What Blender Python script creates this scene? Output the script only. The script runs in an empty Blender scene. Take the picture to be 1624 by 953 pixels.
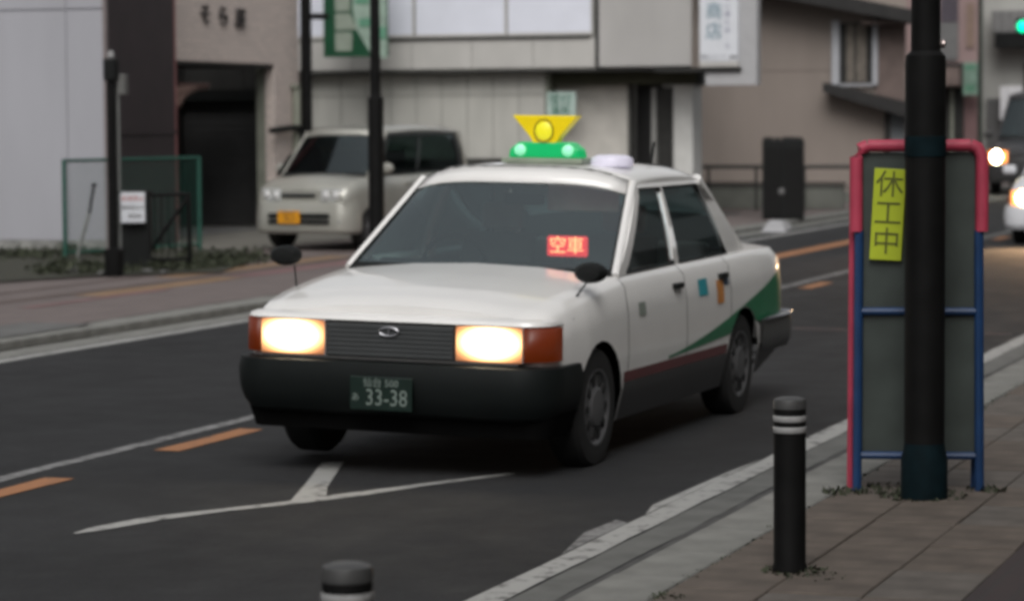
import bpy, math, random
from mathutils import Vector, Matrix
random.seed(7)
S = bpy.context.scene
R = math.radians
# ------------------------------------------------------------------ camera
cd = bpy.data.cameras.new('camera'); cam = bpy.data.objects.new('camera', cd)
S.collection.objects.link(cam); S.camera = cam
YAW, PIT, ROL, H = 0.3339486, 0.0639909, -0.0060204, 1.754
fw = Vector((math.cos(YAW)*math.cos(PIT), math.sin(YAW)*math.cos(PIT), -math.sin(PIT)))
rt = Vector((math.sin(YAW), -math.cos(YAW), 0)); up = rt.cross(fw)
c_, s_ = math.cos(ROL), math.sin(ROL)
rt, up = c_*rt + s_*up, c_*up - s_*rt
M = Matrix((rt, up, -fw)).transposed().to_4x4(); M.translation = (0, 0, H)
cam.matrix_world = M
cd.sensor_width = 36; cd.lens = 4444.05/1624*36
cd.clip_start = .1; cd.clip_end = 2000
cd.dof.use_dof = True; cd.dof.focus_distance = 10.4; cd.dof.aperture_fstop = 3.7
S.render.resolution_x = 1024; S.render.resolution_y = 600
# ------------------------------------------------------------------ light: dull overcast dusk
SUN_EL, SUN_AZ = 48, 196          # degrees above horizon, direction (math angle) the light comes from
W = bpy.data.worlds.new('World'); S.world = W; W.use_nodes = True
wn, wl = W.node_tree.nodes, W.node_tree.links; wn.clear()
sky = wn.new('ShaderNodeTexSky'); sky.sky_type = 'NISHITA'; sky.sun_disc = False
sky.sun_elevation = R(SUN_EL); sky.sun_rotation = R(90 - SUN_AZ); sky.dust_density = 4; sky.air_density = 1.2
hs = wn.new('ShaderNodeHueSaturation'); hs.inputs['Saturation'].default_value = .12
bg = wn.new('ShaderNodeBackground'); bg.inputs['Strength'].default_value = .11
wo = wn.new('ShaderNodeOutputWorld')
wl.new(sky.outputs[0], hs.inputs['Color']); wl.new(hs.outputs[0], bg.inputs['Color']); wl.new(bg.outputs[0], wo.inputs[0])
sd = bpy.data.lights.new('sun', 'SUN'); sd.energy = 1.3; sd.angle = R(40); sd.color = (1, .97, .93)
sun = bpy.data.objects.new('sun', sd); S.collection.objects.link(sun)
dv = Vector((math.cos(R(SUN_AZ))*math.cos(R(SUN_EL)), math.sin(R(SUN_AZ))*math.cos(R(SUN_EL)), math.sin(R(SUN_EL))))
sun.rotation_euler = dv.to_track_quat('Z', 'Y').to_euler()
S.view_settings.view_transform = 'Standard'; S.view_settings.look = 'None'
S.view_settings.exposure = 0.15; S.view_settings.gamma = 1
S.render.engine = 'CYCLES'
try: S.cycles.filter_width = 3.4; S.cycles.max_bounces = 8
except Exception: pass
# ------------------------------------------------------------------ materials
MATS = {}
def mat(name, col, rough=.6, metal=0, var=.12, scale=6, bump=0, bscale=60, coat=0, emit=None, es=0, streak=0, spec=.5, alpha=1, dirt=0):
    if name in MATS: return MATS[name]
    m = bpy.data.materials.new(name); m.use_nodes = True
    n, l = m.node_tree.nodes, m.node_tree.links
    b = n['Principled BSDF']; b.inputs['Roughness'].default_value = rough; b.inputs['Metallic'].default_value = metal
    b.inputs['Coat Weight'].default_value = coat; b.inputs['Coat Roughness'].default_value = .08
    b.inputs['Specular IOR Level'].default_value = spec; b.inputs['Alpha'].default_value = alpha
    tc = n.new('ShaderNodeTexCoord'); src = tc.outputs['Object']
    mp = n.new('ShaderNodeMapping'); l.new(src, mp.inputs['Vector'])
    if streak: mp.inputs['Scale'].default_value = (1, 1, streak)
    nz = n.new('ShaderNodeTexNoise'); nz.inputs['Scale'].default_value = scale; nz.inputs['Detail'].default_value = 6
    l.new(mp.outputs[0], nz.inputs['Vector'])
    mr = n.new('ShaderNodeMapRange'); mr.inputs['From Min'].default_value = .3; mr.inputs['From Max'].default_value = .7
    mr.inputs['To Min'].default_value = 1-var; mr.inputs['To Max'].default_value = 1+var
    l.new(nz.outputs['Fac'], mr.inputs['Value'])
    mx = n.new('ShaderNodeMix'); mx.data_type = 'RGBA'; mx.blend_type = 'MULTIPLY'; mx.inputs['Factor'].default_value = 1
    mx.inputs[6].default_value = (*col, 1); l.new(mr.outputs[0], mx.inputs[7])
    l.new(mx.outputs[2], b.inputs['Base Color'])
    if bump:
        n2 = n.new('ShaderNodeTexNoise'); n2.inputs['Scale'].default_value = bscale; n2.inputs['Detail'].default_value = 4
        l.new(src, n2.inputs['Vector'])
        bp = n.new('ShaderNodeBump'); bp.inputs['Strength'].default_value = bump; bp.inputs['Distance'].default_value = .01
        l.new(n2.outputs['Fac'], bp.inputs['Height']); l.new(bp.outputs[0], b.inputs['Normal'])
    if emit: b.inputs['Emission Color'].default_value = (*emit, 1); b.inputs['Emission Strength'].default_value = es
    MATS[name] = m; return m
def glass_mat(name, tint, gloss=.0, rough=.03):
    m = bpy.data.materials.new(name); m.use_nodes = True
    n, l = m.node_tree.nodes, m.node_tree.links; n.clear()
    t = n.new('ShaderNodeBsdfTransparent'); t.inputs[0].default_value = (*tint, 1)
    g = n.new('ShaderNodeBsdfGlossy'); g.inputs['Roughness'].default_value = rough; g.inputs['Color'].default_value = (.84, .97, 1, 1)
    fr = n.new('ShaderNodeFresnel'); fr.inputs['IOR'].default_value = 1.55
    a = n.new('ShaderNodeMath'); a.operation = 'ADD'; a.inputs[1].default_value = gloss; a.use_clamp = True
    x = n.new('ShaderNodeMixShader'); o = n.new('ShaderNodeOutputMaterial')
    l.new(fr.outputs[0], a.inputs[0]); l.new(a.outputs[0], x.inputs[0]); l.new(t.outputs[0], x.inputs[1]); l.new(g.outputs[0], x.inputs[2]); l.new(x.outputs[0], o.inputs[0])
    MATS[name] = m; return m
def brick_mat(name, c1, c2, mortar, w, h, plane='YZ', bump=.4, mort=.008):
    m = bpy.data.materials.new(name); m.use_nodes = True
    n, l = m.node_tree.nodes, m.node_tree.links; b = n['Principled BSDF']; b.inputs['Roughness'].default_value = .8
    tc = n.new('ShaderNodeTexCoord'); sp = n.new('ShaderNodeSeparateXYZ'); cb = n.new('ShaderNodeCombineXYZ')
    l.new(tc.outputs['Object'], sp.inputs[0])
    ad = n.new('ShaderNodeMath'); ad.operation = 'ADD'; l.new(sp.outputs['X'], ad.inputs[0]); l.new(sp.outputs['Y'], ad.inputs[1])
    if plane == 'XY': l.new(sp.outputs['X'], cb.inputs['X']); l.new(sp.outputs['Y'], cb.inputs['Y'])
    else: l.new(ad.outputs[0], cb.inputs['X']); l.new(sp.outputs['Z'], cb.inputs['Y'])
    br = n.new('ShaderNodeTexBrick'); l.new(cb.outputs[0], br.inputs['Vector'])
    br.inputs['Color1'].default_value = (*c1, 1); br.inputs['Color2'].default_value = (*c2, 1); br.inputs['Mortar'].default_value = (*mortar, 1)
    br.inputs['Scale'].default_value = 1; br.inputs['Brick Width'].default_value = w; br.inputs['Row Height'].default_value = h; br.inputs['Mortar Size'].default_value = mort
    l.new(br.outputs['Color'], b.inputs['Base Color'])
    bp = n.new('ShaderNodeBump'); bp.inputs['Strength'].default_value = bump; bp.inputs['Distance'].default_value = .006; bp.invert = True
    l.new(br.outputs['Fac'], bp.inputs['Height']); l.new(bp.outputs[0], b.inputs['Normal'])
    MATS[name] = m; return m

def asphalt_mat():
    m = bpy.data.materials.new('asphalt'); m.use_nodes = True
    n, l = m.node_tree.nodes, m.node_tree.links; b = n['Principled BSDF']
    tc = n.new('ShaderNodeTexCoord'); src = tc.outputs['Object']
    def noise(sc, det, v=src):
        z = n.new('ShaderNodeTexNoise'); z.inputs['Scale'].default_value = sc; z.inputs['Detail'].default_value = det; l.new(v, z.inputs['Vector']); return z.outputs['Fac']
    def rng(v, a, c, f0=.3, f1=.7):
        z = n.new('ShaderNodeMapRange'); z.inputs['From Min'].default_value = f0; z.inputs['From Max'].default_value = f1
        z.inputs['To Min'].default_value = a; z.inputs['To Max'].default_value = c; l.new(v, z.inputs['Value']); return z.outputs[0]
    def mul(a, c):
        z = n.new('ShaderNodeMath'); z.operation = 'MULTIPLY'; l.new(a, z.inputs[0]); l.new(c, z.inputs[1]); return z.outputs[0]
    mp = n.new('ShaderNodeMapping'); mp.inputs['Scale'].default_value = (.12, 1.6, 1); l.new(src, mp.inputs['Vector'])
    v = mul(mul(rng(noise(160, 3), .72, 1.3), rng(noise(.45, 5), .84, 1.14)), mul(rng(noise(1.2, 3, mp.outputs[0]), .9, 1.1), rng(noise(28, 5), .9, 1.12)))
    vo = n.new('ShaderNodeTexVoronoi'); vo.inputs['Scale'].default_value = 130; l.new(src, vo.inputs['Vector'])
    mx = n.new('ShaderNodeMix'); mx.data_type = 'RGBA'; mx.blend_type = 'MULTIPLY'; mx.inputs['Factor'].default_value = 1
    mx.inputs[6].default_value = (.0295, .0300, .0315, 1); l.new(v, mx.inputs[7]); l.new(mx.outputs[2], b.inputs['Base Color'])
    l.new(rng(noise(3, 4), .75, .95), b.inputs['Roughness']); b.inputs['Specular IOR Level'].default_value = .12
    bp = n.new('ShaderNodeBump'); bp.inputs['Strength'].default_value = .5; bp.inputs['Distance'].default_value = .006
    l.new(vo.outputs['Distance'], bp.inputs['Height']); l.new(bp.outputs[0], b.inputs['Normal'])
    return m
def paint_mat(name, col, wear=.45, sc=9):
    # worn road paint: holes show the asphalt colour
    m = bpy.data.materials.new(name); m.use_nodes = True
    n, l = m.node_tree.nodes, m.node_tree.links; b = n['Principled BSDF']; b.inputs['Roughness'].default_value = .75
    tc = n.new('ShaderNodeTexCoord')
    z = n.new('ShaderNodeTexNoise'); z.inputs['Scale'].default_value = sc; z.inputs['Detail'].default_value = 9; z.inputs['Roughness'].default_value = .7
    l.new(tc.outputs['Object'], z.inputs['Vector'])
    r = n.new('ShaderNodeMapRange'); r.inputs['From Min'].default_value = wear-.06; r.inputs['From Max'].default_value = wear+.08; l.new(z.outputs['Fac'], r.inputs['Value'])
    mx = n.new('ShaderNodeMix'); mx.data_type = 'RGBA'; mx.inputs[6].default_value = (.055, .054, .055, 1); mx.inputs[7].default_value = (*col, 1)
    l.new(r.outputs[0], mx.inputs['Factor']); l.new(mx.outputs[2], b.inputs['Base Color'])
    return m

asphalt = asphalt_mat()
p_white = paint_mat('white_road_paint', (.31, .31, .30), .40)
p_faint = paint_mat('worn_white_road_paint', (.20, .20, .20), .46)
p_orange = paint_mat('orange_road_paint', (.31, .135, .055), .38)
p_pink = paint_mat('faded_red_road_paint', (.12, .07, .065), .45)
concrete = mat('concrete', (.17, .17, .158), .85, var=.22, scale=5, bump=.3)
concrete_d = mat('dark_concrete', (.10, .10, .098), .85, var=.25, scale=5, bump=.3)
slab_m = mat('paving_slab', (.094, .076, .063), .85, var=.25, scale=7, bump=.35)
slab_m2 = mat('paving_slab_grey', (.098, .086, .076), .85, var=.25, scale=7, bump=.35)
redpave = brick_mat('red_brown_paving', (.036, .024, .024), (.03, .021, .022), (.03, .025, .025), .2, .1, 'XY')
farpave = mat('pinkish_pavement', (.125, .102, .097), .85, var=.12, scale=3, bump=.2)
lot_m = mat('lot_concrete', (.12, .115, .10), .9, var=.2, scale=2, bump=.2)
soil_m = mat('soil', (.03, .03, .02), .95, var=.4, scale=9, bump=.8, bscale=20)
weed_m = mat('weed_leaf', (.028, .034, .017), .8, var=.4, scale=8)
black_metal = mat('black_painted_metal', (.006, .006, .006), .6, var=.3, scale=8, spec=.12)
blackm2 = mat('near_black_plastic', (.008, .009, .009), .6, var=.2, spec=.2)
teal_m = mat('dark_teal_band', (.003, .010, .013), .75, spec=.1, var=.3, scale=14)
grey_refl = mat('grey_reflective_tape', (.30, .30, .30), .5, var=.15, scale=30)
white_wall = mat('white_wall_panel', (.335, .335, .365), .7, var=.06, scale=1.2, streak=.3, bump=.05)
maroon = mat('maroon_cladding', (.022, .014, .016), .6, var=.2, scale=3)
darkgreen_paint = mat('dark_green_paint', (.01, .07, .05), .55, var=.15)
brickw = brick_mat('beige_brick', (.62, .53, .485), (.54, .465, .43), (.40, .36, .33), .23, .075)
pink_m = mat('salmon_paint', (.30, .12, .12), .7, var=.15, scale=4)
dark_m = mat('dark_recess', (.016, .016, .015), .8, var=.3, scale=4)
shutter_m = mat('grey_shutter', (.045, .045, .046), .6, var=.15, scale=3)
cream_m = mat('grey_green_plaster', (.22, .23, .19), .8, var=.12, scale=4)
panel_m = mat('pale_grey_tile_panel', (.41, .405, .375), .65, var=.09, scale=2.5, streak=.4)
fascia_m = mat('light_fascia', (.45, .44, .42), .65, var=.07, scale=2, streak=.4)
whitewin = mat('white_translucent_panel', (.68, .70, .78), .4, var=.04, scale=2)
tan_m = mat('tan_plaster', (.26, .222, .198), .85, var=.09, scale=1.3, streak=.3, bump=.15, bscale=30)
roof_m = mat('dark_roof', (.018, .017, .017), .7, var=.25, scale=4)
white_trim = mat('white_trim', (.42, .43, .46), .6, var=.06)
curtain_m = mat('curtain', (.16, .14, .12), .9, var=.2, scale=8)
rust_m = mat('weathered_brown_wall', (.14, .105, .095), .8, var=.2, scale=3)
rail_m = mat('dark_handrail', (.03, .03, .027), .6, var=.25)
wallgrey = mat('low_wall', (.13, .135, .12), .85, var=.2, scale=2)
sign_white = mat('sign_white', (.62, .64, .68), .5, var=.05)
sign_blue = mat('sign_blue_letter', (.10, .21, .27), .6, var=.1)
ink = mat('dark_ink', (.035, .03, .03), .6, var=.1)
redink = mat('red_ink', (.45, .10, .09), .6, var=.1)
green_sign = mat('green_sign_face', (.0, .055, .02), .5, var=.15, scale=5)
pale_green = mat('pale_green_banner', (.27, .36, .30), .6, var=.18, scale=4)
mid_green = mat('mid_green_print', (.10, .26, .17), .6, var=.18, scale=4)
red_foam = mat('red_pink_tube', (.42, .045, .085), .55, var=.15, scale=9)
blue_m = mat('blue_painted_steel', (.006, .035, .11), .5, var=.2, scale=9)
panel_dk = mat('dark_green_grey_sheet', (.042, .052, .047), .45, var=.25, scale=5)
yellow_pl = mat('yellow_placard', (.42, .50, .02), .5, var=.06)
grout = mat('joint_dirt', (.03, .03, .024), .95, var=.3, scale=10)

# ------------------------------------------------------------------ mesh helper
class MB:
    def __init__(s): s.v = []; s.f = []
    def quad(s, a, b, c, d):
        i = len(s.v); s.v += [tuple(a), tuple(b), tuple(c), tuple(d)]; s.f.append((i, i+1, i+2, i+3)); return s
    def poly(s, pts):
        i = len(s.v); s.v += [tuple(p) for p in pts]; s.f.append(tuple(range(i, i+len(pts)))); return s
    def hexa(s, P):   # 8 corners: bottom 4 ccw, top 4 ccw
        i = len(s.v); s.v += [tuple(p) for p in P]
        for f in ((3, 2, 1, 0), (4, 5, 6, 7), (0, 1, 5, 4), (1, 2, 6, 5), (2, 3, 7, 6), (3, 0, 4, 7)): s.f.append(tuple(i+k for k in f))
        return s
    def box(s, x0, x1, y0, y1, z0, z1):
        return s.hexa([(x0, y0, z0), (x1, y0, z0), (x1, y1, z0), (x0, y1, z0), (x0, y0, z1), (x1, y0, z1), (x1, y1, z1), (x0, y1, z1)])
    def prism(s, pts, off):  # planar polygon pts extruded by vector off
        i = len(s.v); n = len(pts); o = Vector(off); s.v += [tuple(p) for p in pts] + [tuple(Vector(p)+o) for p in pts]
        s.f.append(tuple(range(i+n-1, i-1, -1))); s.f.append(tuple(range(i+n, i+2*n)))
        for k in range(n): s.f.append((i+k, i+(k+1) % n, i+n+(k+1) % n, i+n+k))
        return s
    def tube(s, pts, r, seg=10, cap=True):
        pts = [Vector(p) for p in pts]; rs = r if isinstance(r, (list, tuple)) else [r]*len(pts); base = len(s.v)
        for k, p in enumerate(pts):
            d = (pts[min(k+1, len(pts)-1)]-pts[max(k-1, 0)]).normalized()
            a = Vector((0, 0, 1)) if abs(d.z) < .9 else Vector((1, 0, 0))
            u = d.cross(a).normalized(); w = d.cross(u).normalized()
            for j in range(seg):
                t = 2*math.pi*j/seg; s.v.append(tuple(p+(u*math.cos(t)+w*math.sin(t))*rs[k]))
        for k in range(len(pts)-1):
            for j in range(seg):
                a = base+k*seg+j; b = base+k*seg+(j+1) % seg; s.f.append((a, b, b+seg, a+seg))
        if cap: s.f.append(tuple(base+j for j in range(seg))[::-1]); s.f.append(tuple(base+(len(pts)-1)*seg+j for j in range(seg)))
        return s
    def lathe(s, prof, o=(0, 0, 0), axis='Z', seg=24):  # prof: (r, h)
        base = len(s.v); o = Vector(o)
        for r, h in prof:
            for j in range(seg):
                t = 2*math.pi*j/seg; c, q = r*math.cos(t), r*math.sin(t)
                p = {'Z': (c, q, h), 'Y': (c, h, q), 'X': (h, c, q)}[axis]; s.v.append(tuple(o+Vector(p)))
        for k in range(len(prof)-1):
            for j in range(seg):
                a = base+k*seg+j; b = base+k*seg+(j+1) % seg; s.f.append((a, b, b+seg, a+seg))
        s.f.append(tuple(base+j for j in range(seg))[::-1]); s.f.append(tuple(base+(len(prof)-1)*seg+j for j in range(seg)))
        return s
    def grid(s, fn, nu, nv):
        i = len(s.v)
        for a in range(nu+1):
            for b in range(nv+1): s.v.append(tuple(fn(a/nu, b/nv)))
        for a in range(nu):
            for b in range(nv):
                q = i+a*(nv+1)+b; s.f.append((q, q+nv+1, q+nv+2, q+1))
        return s
    def build(s, name, m, parent=None, smooth=False, bevel=0, seg=2, solid=0):
        me = bpy.data.meshes.new(name); me.from_pydata(s.v, [], s.f); me.update()
        me.materials.append(m)
        o = bpy.data.objects.new(name, me); S.collection.objects.link(o)
        if parent is not None: o.parent = parent
        import bmesh
        bm = bmesh.new(); bm.from_mesh(me); bmesh.ops.remove_doubles(bm, verts=bm.verts, dist=1e-5)
        bmesh.ops.recalc_face_normals(bm, faces=bm.faces)
        bm.to_mesh(me); bm.free()
        if smooth:
            for p in me.polygons: p.use_smooth = True
            me.set_sharp_from_angle(angle=R(smooth if smooth is not True else 35))
        if solid:
            md = o.modifiers.new('solid', 'SOLIDIFY'); md.thickness = solid; md.offset = -1
        if bevel:
            md = o.modifiers.new('bevel', 'BEVEL'); md.width = bevel; md.segments = seg; md.limit_method = 'ANGLE'
        return o
def box(name, m, x0, x1, y0, y1, z0, z1, parent=None, bevel=0): return MB().box(x0, x1, y0, y1, z0, z1).build(name, m, parent, bevel=bevel)
def tag(o, label=None, cat=None, group=None, kind=None):
    if label: o['label'] = label
    if cat: o['category'] = cat
    if group: o['group'] = group
    if kind: o['kind'] = kind
    return o
def thing(name, label, cat, loc=(0, 0, 0), rz=0, group=None):
    o = bpy.data.objects.new(name, None); S.collection.objects.link(o); o.location = loc; o.rotation_euler.z = rz
    o.empty_display_size = .2
    return tag(o, label, cat, group)
def copy_tree(o, parent=None):
    c = o.copy(); S.collection.objects.link(c)
    if parent is not None: c.parent = parent
    for ch in [k for k in S.objects if k.parent == o]: copy_tree(ch, c)
    return c
def lettering(txt, name, m, mw, size, parent=None, ext=.003, sx=1.0, space=1.0):
    """text as a mesh, centred; mw maps text plane (x right, y up, z out) to the parent's space"""
    cu = bpy.data.curves.new('t', 'FONT'); cu.body = txt; cu.size = size; cu.extrude = ext; cu.align_x = 'CENTER'; cu.align_y = 'CENTER'
    cu.resolution_u = 2; cu.space_line = space
    t = bpy.data.objects.new('t', cu); S.collection.objects.link(t)
    dg = bpy.context.evaluated_depsgraph_get(); dg.update()
    me = bpy.data.meshes.new_from_object(t.evaluated_get(dg)); me.name = name
    bpy.data.objects.remove(t); bpy.data.curves.remove(cu)
    me.transform(Matrix.Diagonal((sx, 1, 1, 1))); me.transform(mw); me.materials.clear(); me.materials.append(m)
    o = bpy.data.objects.new(name, me); S.collection.objects.link(o)
    if parent is not None: o.parent = parent
    return o
def frame(o, right, upv):
    """matrix with text x along right, y along upv, z = right x up"""
    r = Vector(right).normalized(); u = Vector(upv).normalized(); z = r.cross(u)
    m = Matrix((r, u, z)).transposed().to_4x4(); m.translation = o; return m
FX = lambda x, y, z: frame((x, y, z), (0, -1, 0), (0, 0, 1))     # on a wall facing -X
FY = lambda x, y, z: frame((x, y, z), (1, 0, 0), (0, 0, 1))      # on a wall facing -Y

# ================================================================== SETTING
tag(MB().quad((-60, -60, -.02), (1200, -60, -.02), (1200, 500, -.02), (-60, 500, -.02)).build('ground', lot_m), kind='structure')
road = MB()
for i in range(-3, 30):
    x0, x1 = i*10, i*10+10; road.quad((x0, 2.96, 0), (x1, 2.96, 0), (x1, 10.72, 0), (x0, 10.72, 0))
tag(road.build('road', asphalt), kind='structure')
def strip(name, m, x0, x1, y0, y1, z=.004, label=None):
    b = MB(); n = max(1, int((x1-x0)/.4)); 
    # slightly ragged edges
    j = [(random.uniform(-.008, .008), random.uniform(-.008, .008)) for _ in range(n+1)]
    for k in range(n):
        a, c = x0+(x1-x0)*k/n, x0+(x1-x0)*(k+1)/n
        b.quad((a, y0+j[k][0], z), (c, y0+j[k+1][0], z), (c, y1+j[k+1][1], z), (a, y1+j[k][1], z))
    return tag(b.build(name, m), kind='structure')
strip('edge_line', p_white, 4, 120, 3.37, 3.50)
MB_ = MB().poly([(10.7, 3.506, .004), (11.3, 3.60, .004), (11.7, 3.58, .004), (11.62, 3.506, .004)]); tag(MB_.build('edge_line_smear', p_faint), kind='structure')
MB_ = MB().poly([(11.9, 3.506, .004), (12.2, 3.56, .004), (13.4, 3.54, .004), (14.0, 3.506, .004)]); tag(MB_.build('edge_line_smear', p_white), kind='structure')
strip('far_edge_line', p_white, 4, 34, 10.28, 10.42)
strip('far_edge_line', p_white, 34, 150, 10.0, 10.14)
strip('old_centre_line', p_faint, 5, 60, 6.86, 6.96)
for x in (2.6, 5.6, 8.75, 11.72 - .25, 14.7):   # dashes of the orange centre line
    pass
for x0 in [7.35+.0, 10.25, 13.5, 16.4, 19.4, 22.4, 25.4, 28.4, 31.4, 34.4, 37.4, 40.4, 43.4, 46.4, 49.4, 52.4, 55.4, 58.4]:
    strip('orange_centre_dash', p_orange, x0, x0+(2.05 if x0 < 12 else 1.1), 6.57, 6.72)
strip('orange_side_line', p_orange, 33.5, 47, 8.40, 8.68)
# white arrow shaped mark in the near lane
mk = MB()
pts = [(10.64, 5.68), (10.80, 5.65), (11.15, 5.56), (11.5, 5.37), (11.8, 5.18), (12.15, 5.01), (12.6, 4.81), (13.1, 4.55)]
wd = [.01, .05, .06, .04, .05, .06, .035, .03]
for k in range(len(pts)-1):
    (a, b_), (c, d) = pts[k], pts[k+1]
    L_ = math.hypot(c-a, d-b_); nx, ny = -(d-b_)/L_, (c-a)/L_
    mk.quad((a-nx*wd[k], b_-ny*wd[k], .004), (c-nx*wd[k+1], d-ny*wd[k+1], .004), (c+nx*wd[k+1], d+ny*wd[k+1], .004), (a+nx*wd[k], b_+ny*wd[k], .004))
tag(mk.build('lane_arrow_stroke', p_white), kind='structure')
tag(MB().poly([(11.80, 5.19, .0044), (11.98, 5.08, .0044), (12.35, 5.23, .0044), (13.30, 5.54, .0044), (13.25, 5.64, .0044), (12.40, 5.37, .0044)]).build('lane_arrow_branch', p_white), kind='structure')
tag(MB().poly([(22.7, 3.6, .004), (22.78, 3.6, .004), (23.1, 6.5, .004), (23.0, 6.5, .004)]).build('faded_cross_line', p_pink), kind='structure')
# near side gutter, kerb and pavement
strip('gutter', mat('gutter_concrete', (.105, .107, .102), .85, var=.22, scale=5, bump=.3), -5, 60, 3.19, 3.362, .003)
strip('gutter_dirt', mat('gutter_dirt', (.052, .052, .052), .9, var=.3, scale=5, bump=.3), -5, 60, 3.06, 3.186, .003); strip('kerb_foot', concrete, -5, 60, 2.93, 3.055, .003)
kerb = tag(MB().box(-6, 120, 2.70, 2.94, -.01, .09).build('kerb_bed', grout), kind='structure')
ks = MB().box(0, .592, 2.672, 2.946, 0, .122).build('kerb_stone', concrete, kerb, bevel=.012)
kx = 6.0; ks.location.x = kx
for i in range(1, 60):
    c = ks.copy(); S.collection.objects.link(c); c.parent = kerb; c.location = (kx+.6*i, 0, random.uniform(-.003, .003))
pave = tag(MB().box(-10, 200, -30, 2.67, -.01, .085).build('pavement', grout), kind='structure')
protos = [MB().box(0, .596, 0, w, .06, .12).build('paving_slab', mm, pave, bevel=.007) for w in (.334,) for mm in (slab_m, slab_m2)]
first = {0: True, 1: True}
for i in range(0, 46):
    for j in range(3):
        k = 0 if random.random() < .6 else 1
        if first[k]: c = protos[k]; first[k] = False
        else: c = protos[k].copy(); S.collection.objects.link(c); c.parent = pave
        c.location = (7.0+.6*i, 1.655+.339*j, random.uniform(-.0025, .0025)); 
for i in range(0, 4):
    pass
tag(MB().box(-10, 60, .2, 1.648, .09, .1205).build('red_brown_pavement', redpave), kind='structure')
tag(MB().box(-10, 200, -3, .195, .09, .119).build('inner_pavement', lot_m), kind='structure')
# moss and weeds on the pavement edge
def tuft(b, x, y, z, n, rad, h):
    for _ in range(n):
        a = random.uniform(0, 6.28); r = rad*random.random()**.6; px, py = x+r*math.cos(a), y+r*math.sin(a)
        a2 = random.uniform(0, 6.28); w = random.uniform(.004, .012); hh = h*random.uniform(.4, 1); lx, ly = math.cos(a2), math.sin(a2)
        b.poly([(px-ly*w, py+lx*w, z), (px+ly*w, py-lx*w, z), (px+ly*w*.7+lx*hh*.5, py-lx*w*.7+ly*hh*.5, z+hh*.8), (px+lx*hh*.8, py+ly*hh*.8, z+hh)])
tf = MB()
for x, y, n, r_, h in [(9.85, 2.34, 150, .12, .018), (9.75, 2.25, 50, .12, .012), (12.0, 2.28, 240, .2, .02), (12.0, 2.62, 70, .10, .03), (12.25, 2.05, 60, .09, .03), (12.2, 2.4, 110, .2, .02), (14.6, 2.1, 60, .14, .05), (9.2, 2.64, 30, .07, .012)]:
    tuft(tf, x, y, .119, n, r_, h)
for i in range(60):
    tuft(tf, 8.5+i*.16, 2.665+random.uniform(-.01, .01), .115, 6, .035, .012)
tag(tf.build('moss', weed_m), 'dark green moss and small weeds at the kerb and round the post bases', 'moss', kind='stuff')
# far side kerb, pavement, lot
strip('far_gutter', concrete, -5, 200, 10.46, 10.78, .0035)
fk = tag(MB().box(-10, 200, 10.82, 11.1, -.01, .03).build('far_kerb_bed', grout), kind='structure')
fs = MB().box(0, .594, 10.79, 11.12, 0, .075).build('kerb_stone', concrete, fk, bevel=.012); fs.location.x = 14
for i in range(1, 95):
    c = fs.copy(); S.collection.objects.link(c); c.parent = fk; c.location = (14+.6*i, 0, random.uniform(-.003, .003))
tag(MB().box(-10, 200, 11.125, 15.3, -.01, .08).build('far_pavement', farpave), kind='structure')
far_dark = mat('dark_pavement_band', (.085, .062, .055), .85, var=.2, scale=3); far_ora = mat('faded_tactile_band', (.20, .125, .07), .85, var=.2, scale=3); far_red = mat('faded_red_band', (.17, .095, .095), .85, var=.2, scale=3)
strip('pavement_dark_band', far_dark, 10, 60, 13.02, 13.22, .084)
strip('pavement_dark_band', far_dark, 10, 42, 13.75, 13.88, .084)
strip('tactile_band', far_ora, 24.3, 27.6, 12.62, 12.95, .084); strip('tactile_band', far_ora, 27.4, 32.3, 13.3, 13.62, .084); strip('tactile_band', far_ora, 14, 22.3, 13.3, 13.55, .084)
strip('red_band', far_red, 22.6, 25.5, 12.45, 12.60, .084); strip('red_band', far_red, 27.8, 36, 12.62, 12.95, .084)
strip('far_driveway_patch', concrete_d, 12, 20.9, 10.95, 11.6, .086)
tag(MB().box(-10, 300, 15.3, 60, -.01, .086).build('parking_lot', lot_m), kind='structure')
soil = tag(MB().poly([(23.8, 15.6, .10), (27.3, 14.25, .10), (28.3, 13.25, .10), (31.5, 14.2, .10), (33.5, 15.6, .10), (33.2, 17.0, .10), (33.0, 19.5, .10), (30, 19.5, .10)]).build('soil_bed', soil_m), kind='structure')
wf = MB()
def weed(b, x, y, z, n, rad, h):
    for _ in range(n):
        a = random.uniform(0, 6.28); r = rad*random.random()**.5; px, py = x+r*math.cos(a), y+r*math.sin(a); pz = z+random.uniform(0, h)*(1-r/rad*.6)
        v = [Vector((random.uniform(-1, 1), random.uniform(-1, 1), random.uniform(-1, 1))).normalized()*random.uniform(.02, .05) for _ in range(2)]
        c = Vector((px, py, pz)); b.quad(c-v[0]-v[1]*.4, c+v[0]-v[1]*.4, c+v[0]+v[1]*.4, c-v[0]+v[1]*.4)
for i in range(44):
    t = i/43; x = 27.6+t*2.3 if t < .5 else 28.7+(t-.5)*2*2.8; y = 14.6-t*2.0 if t < .5 else 13.6+(t-.5)*2*.55
    weed(wf, x+random.uniform(-.2, .3), y+random.uniform(0, .9), .1, 60, .3, random.choice([.05, .08, .12, .17]))
for i in range(26): weed(wf, 29.6+random.uniform(-.4, .4)+i*.12, 17.4-i*.05+random.uniform(-.5, 1.6), .1, 45, .3, .12)
tag(wf.build('weeds', weed_m), 'low dark weeds growing over the soil bed below the green fence', 'weeds', kind='stuff')

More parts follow.
